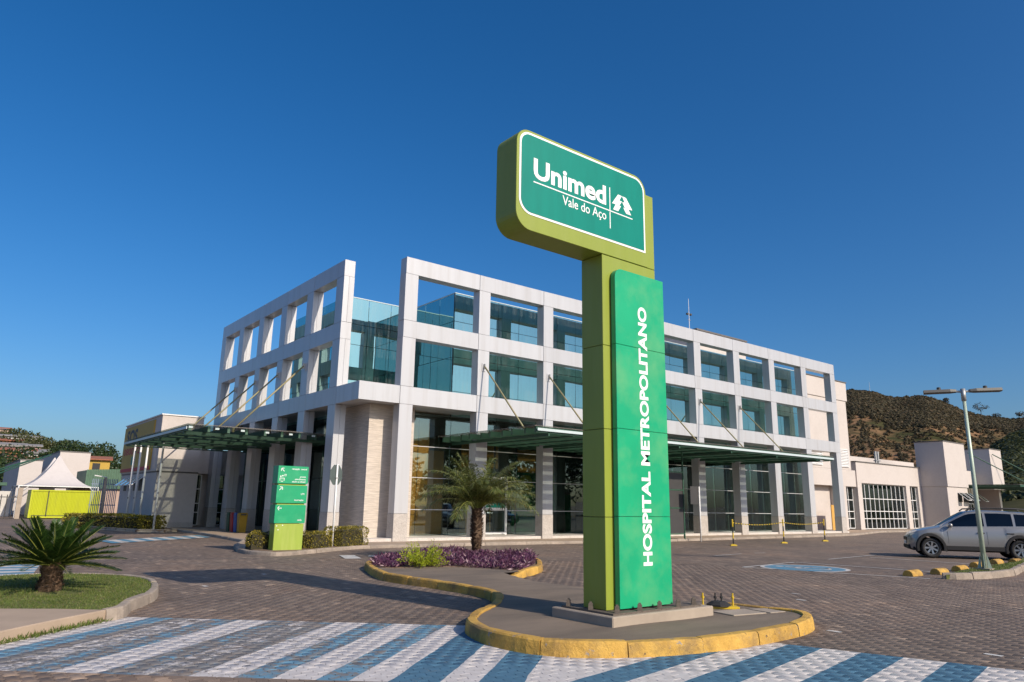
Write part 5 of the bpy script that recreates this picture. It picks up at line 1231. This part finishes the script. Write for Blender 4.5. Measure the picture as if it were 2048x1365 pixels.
        mr = MB().lathe([(0, -0.09), (0.055, -0.08), (0.07, 0.0), (0.055, 0.07), (0, 0.08)], 10, (0.68, s_*0.885, 1.04), 'y').build('wing_mirror', paint, car, smooth=True, local=True)
        MB().bar((0.68, s_*0.75, 1.0), (0.68, s_*0.86, 1.02), 0.04).build('mirror_arm', 'dark', mr, local=True)
        if rails:
            MB().tube([(-1.75, s_*0.52, 1.47), (-1.65, s_*0.54, 1.575), (-0.8, s_*0.555, 1.605), (0.0, s_*0.54, 1.575), (0.10, s_*0.53, 1.50)], 0.022, 8).build('roof_rail', 'dark', car, smooth=True, local=True)
    if rails:
        for x in (-1.35, -0.35): MB().box(x-0.03, -0.54, 1.60, x+0.03, 0.54, 1.625).build('crossbar', 'dark', car, local=True)
    g_ = []
    for x in np.linspace(0.17, 0.93, 7):
        zr, zb_, wb, wr = sec(x); h = zr-zb_
        for f in (-0.93, -0.5, 0, 0.5, 0.93): g_.append((x, f*(wr-0.04), zb_+h+0.024-0.02*f*f-0.03*abs(f)**6))
    MB().add(g_, [(i*5+j, (i+1)*5+j, (i+1)*5+j+1, i*5+j+1) for i in range(6) for j in range(4)]).build('windscreen', 'carglass', car, smooth=True, local=True)
    g_ = []
    for x in np.linspace(-2.10, -1.92, 5):
        zr, zb_, wb, wr = sec(x); h = zr-zb_
        for f in (-0.9, 0, 0.9): g_.append((x-0.012, f*(wr-0.05), zb_+h*0.97+0.02-0.01*f*f))
    MB().add(g_, [(i*3+j, (i+1)*3+j, (i+1)*3+j+1, i*3+j+1) for i in range(4) for j in range(2)]).build('rear_window', 'carglass', car, local=True)
    MB().box(1.68, -0.56, 0.26, 1.985, 0.56, 0.40).build('bumper_trim', 'black', car, bevel=0.03, local=True)
    MB().box(1.92, -0.36, 0.52, 1.985, 0.36, 0.64).build('grille', 'dark', car, bevel=0.01, local=True)
    MB().box(1.985, -0.20, 0.41, 2.0, 0.20, 0.51).build('number_plate', 'white', car, local=True)
    MB().tube([(0.10, 0.35, 1.50), (-0.12, 0.35, 1.72)], 0.006, 4).build('aerial', 'dark', car, local=True)
    return car
# the near front wheel stands at (14.62,-14.12)
hd_ = Vector((-0.52, 0.854, 0)).normalized(); lf = Vector((-hd_.y, hd_.x, 0))
mid = Vector((14.78, -14.20, 0))-hd_*1.31-lf*0.78
make_car('silver estate car with black wheel arch trim and roof rails beside the yellow wheel stops', 'silver', (mid.x, mid.y, 0.0), math.atan2(hd_.y, hd_.x))
# cars across the car park: seen in the lobby glass
make_car('dark hatchback parked across the car park, mirrored in the lobby glass', 'darkcar', (15.3, -20.6, 0), math.radians(172), rails=False)
make_car('white hatchback parked across the car park, mirrored in the lobby glass', 'whitecar', (11.0, -23.4, 0), math.radians(165), rails=False)
make_car('black hatchback parked beyond the silver estate car', 'darkcar', (24.5, -19.0, 0), math.radians(100), rails=False)

# ------------------------------------------------------------------ trees
def tree(name, label, base, h, crown, n, leaf, mt, trunk_h, group=None, clumps=14, bare=False):
    tr = thing(name, label, 'tree', base, group=group); b = np.array(base)
    pts = [(0, 0, -0.1), (0.05*h*rng.normal()*.3, 0.02*h, trunk_h*0.6), (0.04*h*rng.normal(), 0.03*h*rng.normal(), trunk_h)]
    mb = MB().tube(pts, [h*0.028, h*0.022, h*0.016], 7); top = np.array(pts[-1])
    cs = []
    for k in range(clumps):
        v = rng.normal(size=3); v /= np.linalg.norm(v); v *= rng.uniform(0.35, 1)**0.5
        cpt = np.array([v[0]*crown[0], v[1]*crown[0], trunk_h+(h-trunk_h)*(0.5+0.46*v[2])]); cs.append(cpt)
        if k % 2 == 0: mb.tube([tuple(top), tuple((top+cpt)/2+np.array([0, 0, 0.05*h])), tuple(cpt)], [h*0.011, h*0.007, h*0.003], 5)
    mb.build('trunk', 'bark', tr, local=True)
    cs = np.array(cs); ci = rng.integers(0, clumps, n); u = unit(rng.normal(size=(n, 3)))*rng.uniform(0.55, 1.0, n)[:, None]
    rad = crown[0]*rng.uniform(0.32, 0.5, clumps)[ci][:, None]
    P = cs[ci]+u*rad*np.array([1, 1, 0.72]); D = u+rng.normal(0, 0.7, (n, 3))
    link('crown', quads_mesh('crown', leaves(P, D, rng.uniform(.7, 1.3, n)*leaf, leaf*0.7), mt), tr)
    return tr
def pix(x, y):                                                # viewing direction of a photo point
    return FW+RT*((x-1024)/FPX)-UP*((y-682.5)/FPX)
def at_dist(x, y, d):                                         # point on that ray at a horizontal distance
    r = pix(x, y); return CAM+r*(d/math.hypot(r.x, r.y))
def at_y(x, y, Yv):
    r = pix(x, y); return CAM+r*((Yv-CAM.y)/r.y)

# ------------------------------------------------------------------ far left: tent, container, sheds, fence
cn = thing('site_container', 'bright lime yellow corrugated site container under the edge of the white tent', 'container', (-6.35, 40, 0))
cv = MB(); nx = 46; x0, x1 = -6.35, -1.75
for i in range(nx):
    a, b = x0+0.1+(x1-x0-0.2)*i/nx, x0+0.1+(x1-x0-0.2)*(i+1)/nx; q = (b-a)
    p_ = [(a, 0.05), (a+q*.25, 0.05), (a+q*.4, 0.0), (a+q*.8, 0.0), (b, 0.05)]
    cv.add([(x, 40+y, z) for x, y in p_ for z in (0.18, 2.0)], [(2*k, 2*k+2, 2*k+3, 2*k+1) for k in range(4)])
cv.build('corrugated_side', 'container', cn)
fr_ = MB().box(x0, 39.97, 0.05, x0+0.1, 42.4, 2.1).box(x1-0.1, 39.97, 0.05, x1, 42.4, 2.1).box(x0+.101, 39.97, 0.05, x1-.101, 40.07, 0.179).box(x0+.101, 39.97, 2.001, x1-.101, 40.07, 2.1)
fr_.build('corner_frame', 'container', cn)
MB().box(x0+.02, 40.1, 0.1, x1-.02, 42.38, 2.09).build('shell', 'container', cn)
MB().box(-5.25, 39.94, 0.15, -5.2, 39.965, 2.05).build('lock_bar', 'dark', cn); MB().box(x0+.2, 39.94, 0.2, x1-.2, 39.965, 0.24).build('rub_rail', 'dark', cn)
def tent(name, label, cx_, cy_, half, ze, zp):
    tn = thing(name, label, 'tent', (cx_, cy_, 0)); n = 10; v_, f_ = [], []
    ring = []
    for s in range(4):
        a, b = [(-1, -1), (1, -1), (1, 1), (-1, 1)][s], [(1, -1), (1, 1), (-1, 1), (-1, -1)][s]
        for k in range(6): t = k/6; ring.append((a[0]+(b[0]-a[0])*t, a[1]+(b[1]-a[1])*t))
    m = len(ring)
    for i in range(n+1):
        f = i/n; r_ = half*(1-f)**1.0+0.04*f; z = ze+(zp-ze)*(f**2.1)
        for x, y in ring: v_.append((cx_+x*r_, cy_+y*r_, z-0.10*(1-f)*(1-abs(abs(x)-abs(y)))*0.0))
    for i in range(n):
        for k in range(m): f_.append((i*m+k, i*m+(k+1) % m, (i+1)*m+(k+1) % m, (i+1)*m+k))
    f_.append(tuple(range(n*m, n*m+m)))
    MB().add(v_, f_).build('canvas', 'tent', tn)
    for x, y in ((-1, -1), (1, -1), (1, 1), (-1, 1)): MB().tube([(cx_+x*half*.98, cy_+y*half*.98, 0), (cx_+x*half*.98, cy_+y*half*.98, ze+.02)], 0.05, 8).build('pole', 'whitemetal', tn)
    for a, b in (((-1, -1), (1, -1)), ((1, -1), (1, 1)), ((1, 1), (-1, 1)), ((-1, 1), (-1, -1))):
        MB().bar((cx_+a[0]*half*.98, cy_+a[1]*half*.98, ze+.03), (cx_+b[0]*half*.98, cy_+b[1]*half*.98, ze+.03), 0.06).build('eave_rail', 'whitemetal', tn)
    for s in (-1, 1): MB().bar((cx_+s*half*.95, cy_-half*.98, ze-.5), (cx_+s*half*.75, cy_-half*.98, ze), 0.04).build('brace', 'whitemetal', tn)
    return tn
pk = at_y(124, 912, 45.6); ea, eb = at_y(42, 975, 42.9), at_y(193, 974, 42.9)
tent('marquee', 'white pointed marquee roof just behind the lime yellow container', (ea.x+eb.x)/2, 45.6, (eb.x-ea.x)/2*1.08, (ea.z+eb.z)/2, pk.z)
pk2 = at_y(110, 916, 51.0); tent('marquee', 'second white pointed marquee roof showing behind the first one', pk2.x, 51.0, 2.5, (ea.z+eb.z)/2, pk2.z)

def shed(name, label, cat, x0, x1, y0, y1, h, mt, cap='wall_cap', parts=()):
    b = thing(name, label, cat, (x0, y0, 0))
    MB().box(x0, y0, -0.1, x1, y1, h).build('wall', mt, b); MB().box(x0-.06, y0-.06, h+.001, x1+.06, y1+.06, h+.09).build('roof_edge', cap, b)
    return b
b1 = shed('white_hall', 'tall blank white gable wall rising behind the marquee', 'building', -2.9, -0.3, 57, 74, 5.9, 'wall')
b2 = shed('white_hall', 'smaller blank white wall left of the tall gable behind the marquee', 'building', -6.0, -4.2, 57, 74, 4.95, 'wall')
for k in range(3): MB().tube([(-4.2-0.8*k, 51.6, 5.3-0.3*k), (-9.5-0.6*k, 46, 2.7)], 0.05, 6).build('tie_rod', 'green', b2)
MB().box(-12.5, 47.5, 2.45, -7.4, 54.5, 2.7).build('canopy_roof', 'green', b2)
for x in (-12.3, -8.8): MB().tube([(x, 47.8, 0), (x, 47.8, 2.45)], 0.07, 8).build('canopy_post', 'steel', b2)
b3 = thing('green_shed', 'low building with a dark green corrugated fascia behind the blue grey fence', 'building', (-2.2, 45, 0))
MB().box(-2.1, 45.3, 0, 6, 56, 2.5).build('wall', 'houseP', b3)
fs_ = MB()
for i in range(44):
    a = -2.2+i*0.19; fs_.add([(a, 45, 2.35), (a+.08, 45, 2.35), (a+.12, 45.05, 2.35), (a+.19, 45.05, 2.35), (a, 45, 3.9+.01*i), (a+.08, 45, 3.9+.01*i), (a+.12, 45.05, 3.9+.01*i), (a+.19, 45.05, 3.9+.01*i)], [(0, 1, 5, 4), (1, 2, 6, 5), (2, 3, 7, 6)])
fs_.build('corrugated_fascia', 'greenfascia', b3)
MB().box(-2.2, 45.06, 2.36, 6, 50, 3.85).build('roof', 'greenfascia', b3); MB().box(2.6, 44.7, 2.6, 3.1, 44.99, 4.0).build('sign_box', 'signgreen2', b3)
# blue grey bar fence
fc = thing('bar_fence', 'blue grey vertical bar fence and gate beside the annexe', 'fence', (-3.2, 27, 0))
fx = np.linspace(-4.35, -2.95, 15)
for x in fx: MB().tube([(x, 27.5, 0.05), (x, 27.5, 2.75)], 0.025, 6).build('bar', 'bluegrey', fc)
for z in (0.3, 1.1, 2.4): MB().box(-4.4, 27.52, z, -2.9, 27.56, z+.06).build('rail', 'bluegrey', fc)
MB().box(-3.72, 27.4, 0, -3.58, 27.55, 2.85).build('gate_post', 'concrete', fc)
MB().tube([(-4.3, 27.45, 2.95), (-3.6, 27.45, 2.85), (-3.6, 27.45, 1.6)], 0.04, 6).build('gate_frame', 'whitemetal', fc)
# dark posts and small palms at the far left gate
gt = thing('gate_posts', 'grey concrete gate pillar with thin dark bars left of the container', 'gate', (-7.1, 39, 0))
MB().box(-7.25, 39.0, 0, -6.95, 39.3, 2.2).build('pillar', 'concrete', gt)
for k in range(6): MB().tube([(-7.5-k*0.35, 39.1, 0), (-7.5-k*0.35, 39.1, 1.7)], 0.03, 6).build('bar', 'dark', gt)
MB().box(-9.4, 39.08, 1.5, -7.25, 39.12, 1.56).build('rail', 'dark', gt)
fwl = MB().box(-16, 47, 0, -7.0, 47.3, 2.0).build('boundary_wall', 'houseW'); tag(fwl, 'low white boundary wall beyond the far left gate', 'wall')
sp = thing('small_palm', 'small dark palm by the far left gate', 'palm', (-8.9, 40.5, 0))
MB().tube([(-8.9, 40.5, 0), (-8.9, 40.5, 0.75)], [0.09, 0.07], 7).build('trunk', 'trunk', sp)
for k in range(15):
    a = 2.4*k; e = math.radians(15+50*(k/15)); frond_obj(sp, ((-8.9, 40.5, 0.75), (math.cos(a)*math.cos(e), math.sin(a)*math.cos(e), math.sin(e)), 0.95, 1.1, 16, 0.05, 0.28, 'cycad', 0.3), 'cycad', 0.02)

# ------------------------------------------------------------------ hills
def terrain(name, prof, r0, r1, rr, mt, a_lo, a_hi, na=150, nr=70, seed=1, rough=0.10):
    """ridge at distance rr whose skyline follows prof (azimuth in degrees, tangent of elevation)"""
    az_ = np.linspace(a_lo, a_hi, na); rad = np.linspace(r0, r1, nr); g_ = np.random.default_rng(seed); ph = g_.uniform(0, 6.28, (12, 2)); am = g_.uniform(0.4, 1, 12)
    H = np.interp(az_, [p[0] for p in prof], [p[1] for p in prof])*rr+1.5; Z = np.zeros((na, nr)); XX, YY = np.zeros_like(Z), np.zeros_like(Z)
    for i, (a, h) in enumerate(zip(np.radians(az_), H)):
        f = np.clip((rad-r0)/(rr-r0), 0, 1); s = f**1.25
        back = np.clip((rad-rr)/(r1-rr), 0, 1); z = h*s*(1-0.75*back**1.2)
        XX[i], YY[i] = CAM.x+rad*math.sin(a), CAM.y+rad*math.cos(a)
        nz = sum(am[k]*np.sin(XX[i]*0.012*(1+k*.55)+ph[k, 0]+YY[i]*0.010*(1+k*.4)*(-1)**k)/(1+k*0.6) for k in range(12))
        Z[i] = z+h*rough*nz*0.35*(1-np.abs(f-0.5)*2).clip(0, 1)*(back == 0)-0.3
    V_ = np.stack([XX, YY, Z], -1).reshape(-1, 3); F_ = [(i*nr+j, (i+1)*nr+j, (i+1)*nr+j+1, i*nr+j+1) for i in range(na-1) for j in range(nr-1)]
    me_ = bpy.data.meshes.new(name); me_.from_pydata([tuple(v) for v in V_], [], F_); me_.materials.append(M[mt]); me_.polygons.foreach_set('use_smooth', [True]*len(F_))
    ob = kind(link(name, me_), 'structure')
    def height(az_d, r):
        ia = np.interp(az_d, az_, np.arange(na)); ir = np.interp(r, rad, np.arange(nr)); i0_, j0_ = np.floor(ia).astype(int).clip(0, na-2), np.floor(ir).astype(int).clip(0, nr-2); fa, fr2 = ia-i0_, ir-j0_
        return Z[i0_, j0_]*(1-fa)*(1-fr2)+Z[i0_+1, j0_]*fa*(1-fr2)+Z[i0_, j0_+1]*(1-fa)*fr2+Z[i0_+1, j0_+1]*fa*fr2
    return ob, height
ico = bmesh.new(); bmesh.ops.create_icosphere(ico, subdivisions=1, radius=1.0); ico.verts.ensure_lookup_table()
IV = np.array([tuple(v.co) for v in ico.verts]); IF = np.array([[v.index for v in f.verts] for f in ico.faces]); ico.free()
def blobs(name, C_, R_, mt, parent, label):
    """leafy scrub: ragged tufts of loose leaf faces, one mass"""
    n = len(C_); tri = IV[IF]; T = len(tri); V_ = np.repeat(tri[None], n, 0)
    jit = rng.uniform(0.72, 1.25, (n, T, 1, 1)); tw = rng.normal(0, 0.16, (n, T, 3, 3))
    V_ = (V_*jit+tw)*R_[:, None, None, None]*np.array([1, 1, 0.85])+C_[:, None, None, :]
    o = kind(link(name, quads_mesh(name, V_.reshape(-1, 3, 3), mt, 3)), 'stuff'); tag(o, label, 'scrub'); return o
HR = [(50, 0.10), (58, 0.13), (63.35, 0.1473), (63.69, 0.1495), (64.98, 0.1465), (65.9, 0.1392), (66.83, 0.1372), (68.37, 0.1368), (69.23, 0.1300), (70.33, 0.1187), (71.43, 0.1105), (72.52, 0.1072), (73.31, 0.1042), (73.81, 0.106), (76, 0.112), (82, 0.095), (92, 0.07)]
hr, hz = terrain('hill', HR, 170, 900, 700, 'hill', 48, 94, seed=4, rough=0.16)
n = 42000; aa = rng.uniform(60, 79, n); rr_ = 170+530*rng.random(n)**0.8
zz = hz(aa, rr_); TL = np.interp(aa, [56, 63.5, 66.6, 69.6, 72.4, 73.7, 84], [.115, .1217, .1041, .102, .0952, .0903, .08]); el = zz/rr_
nsv = np.sin(aa*2.9)*np.sin(rr_*0.021+aa)+0.6*np.sin(aa*7.1+rr_*.05)
k = (el > TL+0.004*nsv) | (rng.random(n) < 0.06) | ((nsv > 0.85) & (rng.random(n) < 0.3))
aa, rr_, zz, el, TL = aa[k], rr_[k], zz[k], el[k], TL[k]; ar = np.radians(aa)
Rr_ = rng.uniform(0.6, 1.75, len(aa))*(0.45+0.55*rr_/700); blobs('hill_woodland', np.c_[CAM.x+rr_*np.sin(ar), CAM.y+rr_*np.cos(ar), zz+Rr_*0.4], Rr_, 'forest', None, 'dark scrub woodland covering the upper slopes of the dry hill')
n = 9000; aa = rng.uniform(60, 80, n); rr_ = rng.uniform(240, 690, n); g_ = np.sin(aa*5.3+rr_*.013)*np.sin(rr_*.04-aa*3); k = rng.random(n) < 0.25+0.5*(g_ > 0.1)
aa, rr_ = aa[k], rr_[k]; ar = np.radians(aa); Rr_ = rng.uniform(0.35, 1.1, len(aa))
blobs('hill_scrub', np.c_[CAM.x+rr_*np.sin(ar), CAM.y+rr_*np.cos(ar), hz(aa, rr_)+Rr_*0.2], Rr_, 'dryscrub', None, 'scattered low dry scrub over the tan slopes of the dry hill')
HR2 = [(60, 0.0), (70.5, 0.03), (71.5, 0.066), (72.05, 0.0772), (72.93, 0.0869), (73.71, 0.092), (78, 0.10), (84, 0.085), (94, 0.05)]
h2, hz2 = terrain('spur', HR2, 110, 420, 300, 'hill2', 60, 94, na=90, nr=40, seed=9, rough=0.1)
n = 11000; aa = rng.uniform(69.5, 82, n); rr_ = rng.uniform(150, 310, n); ar = np.radians(aa); Rr_ = rng.uniform(0.5, 1.2, n)
blobs('spur_woodland', np.c_[CAM.x+rr_*np.sin(ar), CAM.y+rr_*np.cos(ar), hz2(aa, rr_)+Rr_*0.3], Rr_, 'tree2', None, 'green wooded spur at the foot of the dry hill')
for px, py, hh in ((1963, 822, 13), (1992, 828, 7), (1893, 800, 8), (2046, 828, 9)):
    p = at_dist(px, py+10, 695); tree('bare_tree', 'lone thin tree standing out on the skyline of the dry hill', (p.x, p.y, p.z-3), hh, (hh*0.38, 1), 260, 0.9, 'forest', hh*0.5, 'lone trees on the skyline', 9)
mastp = at_dist(1740, 785, 700)
mk = thing('hilltop_mast', 'thin radio mast on the hilltop', 'mast', (mastp.x, mastp.y, mastp.z-3)); MB().tube([(mastp.x, mastp.y, mastp.z-3), (mastp.x, mastp.y, mastp.z+9)], [0.25, 0.1], 5).build('mast_pole', 'steel', mk); MB().box(mastp.x-1.2, mastp.y-1.2, mastp.z-3, mastp.x+1.2, mastp.y+1.2, mastp.z-0.2).build('mast_hut', 'houseP', mk)

HL = [(-16, 0.07), (-4, 0.074), (3.14, 0.066), (3.94, 0.066), (4.8, 0.062), (5.81, 0.057), (6.3, 0.052), (6.9, 0.046), (8.3, 0.042), (9.1, 0.036), (9.94, 0.032), (11, 0.03), (14, 0.024), (20, 0.01)]
hl_, hzl = terrain('left_hill', HL, 95, 420, 290, 'hill2', -16, 20, na=90, nr=40, seed=3, rough=0.04)
def house(px, py, d, wd, h, mt, roof, label, win=2):
    p = at_dist(px, py, d); dirv = Vector((p.x-CAM.x, p.y-CAM.y, 0)).normalized(); rz_ = math.atan2(dirv.y, dirv.x)-math.pi/2
    hs = thing('hillside_house', label, 'house', (p.x, p.y, p.z-h), rz_)
    MB().box(-wd/2, 0, -3, wd/2, 7, h).build('wall', mt, hs, local=True)
    MB().add([(-wd/2-.4, -.6, h+.02), (wd/2+.4, -.6, h+.02), (wd/2+.4, 7.5, h+.9), (-wd/2-.4, 7.5, h+.9), (-wd/2-.4, -.6, h+.22), (wd/2+.4, -.6, h+.22), (wd/2+.4, 7.5, h+1.1), (-wd/2-.4, 7.5, h+1.1)], [(3, 2, 1, 0), (4, 5, 6, 7), (0, 1, 5, 4), (1, 2, 6, 5), (2, 3, 7, 6), (3, 0, 4, 7)]).build('roof', roof, hs, local=True)
    for k in range(win):
        x = -wd/2+wd*(k+0.5)/win
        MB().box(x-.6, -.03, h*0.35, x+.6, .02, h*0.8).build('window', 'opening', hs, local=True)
for a in ((3, 858, 285, 5, 5, 'houseP', 'roofred', 'tall pink house at the very top of the left hillside', 1), (32, 874, 260, 13, 3.2, 'houseW', 'roofgrey', 'long low house with open verandah near the left hilltop', 4), (30, 883, 250, 9, 2.5, 'brick', 'roofred', 'bare brick house below the verandah house', 3),
          (8, 893, 215, 8, 4, 'houseW', 'roofgrey', 'white house at the left edge of the hillside', 2), (24, 891, 220, 6, 3, 'houseG', 'roofgrey', 'small green house beside the white hillside house', 1), (44, 893, 215, 8, 4, 'houseP', 'roofgrey', 'unplastered house with grey roof on the hillside', 2), (30, 902, 200, 8, 3, 'brick', 'roofred', 'low red brick house at the foot of the green house', 2),
          (62, 905, 200, 6, 4, 'houseW', 'roofgrey', 'pale house on stilts above the dark garden trees', 2), (76, 908, 195, 4, 2.5, 'houseW', 'roofgrey', 'small bright white house beside the stilt house', 1), (95, 905, 210, 9, 2.0, 'houseP', 'roofgrey', 'long narrow house left of the tall white gable', 4),
          (194, 921, 150, 4.2, 2.6, 'billboard', 'roofred', 'orange house beyond the tall white gable', 1), (214, 938, 190, 7, 3.0, 'houseW', 'roofred', 'white house with red roof behind the green fascia', 3), (232, 940, 170, 4, 3, 'brick', 'roofred', 'brick house next to the annexe billboard', 1), (60, 922, 160, 7, 4, 'brick', 'roofred', 'brick house between the garden trees', 2)):
    house(*a)
tl = [(22, 864, 280, 15, 8, 'tree2'), (44, 866, 275, 10, 6, 'tree2'), (52, 874, 270, 11, 7, 'tree2'), (70, 874, 255, 17, 9, 'tree2'), (88, 880, 250, 15, 8, 'tree2'), (103, 884, 245, 13, 7, 'tree2'), (122, 890, 240, 12, 6, 'tree2'), (142, 889, 180, 9.5, 4.6, 'tree1'), (170, 886, 165, 11, 6.2, 'tree1'), (190, 892, 170, 9, 5, 'tree1'), (75, 886, 240, 8, 5, 'tree2'), (58, 886, 245, 9, 6, 'tree2'), (10, 874, 265, 8, 6, 'tree2'), (130, 906, 200, 7, 5, 'tree2'),
      (10, 905, 130, 11, 5.6, 'tree1'), (32, 902, 125, 12, 5.6, 'tree1'), (50, 904, 128, 10, 4.6, 'tree1'), (6, 925, 110, 8, 5, 'tree1'), (28, 928, 105, 8, 5, 'tree1'), (86, 918, 165, 6, 4.5, 'tree2'), (246, 928, 140, 6, 2.2, 'tree1')]
for k, (px, py, d, h, r_, mt) in enumerate(tl):
    p = at_dist(px, py, d); dark_ = mt == 'tree1'
    lab = 'broad dark green tree rising behind the tall white gable' if k in (7, 8, 9) else ('dense dark garden tree below the hillside houses' if dark_ else 'olive green tree among the houses of the left hillside')
    tree('garden_tree' if dark_ else 'hill_tree', lab, (p.x, p.y, p.z-h), h, (r_, 1), 3200 if d < 200 else 2400, 0.0030*d, mt, h*0.32, {True: 'dark garden trees', False: 'olive trees on the left hillside'}[dark_] if k not in (7, 8, 9) else 'dark trees behind the gable', 13)
n = 1500; aa = rng.uniform(0, 13, n); rr_ = rng.uniform(110, 290, n); ar = np.radians(aa); Rr_ = rng.uniform(0.7, 1.8, n)
blobs('hillside_scrub', np.c_[CAM.x+rr_*np.sin(ar), CAM.y+rr_*np.cos(ar), hzl(aa, rr_)+Rr_*0.3], Rr_, 'tree2', None, 'olive scrub between the houses of the left hillside')

# trees along the street behind the photographer: seen in the lobby glass
for k, (x, y, h) in enumerate(((22, -46, 10), (30, -50, 9), (39, -47, 11), (48, -52, 9), (57, -48, 10), (66, -44, 9), (14, -52, 11))):
    tree('street_tree', 'leafy street tree across the car park, mirrored in the lobby glass', (x, y, 0), h, (5.2, 1), 2600, 0.55, 'tree1', 1.8, 'street trees across the car park')
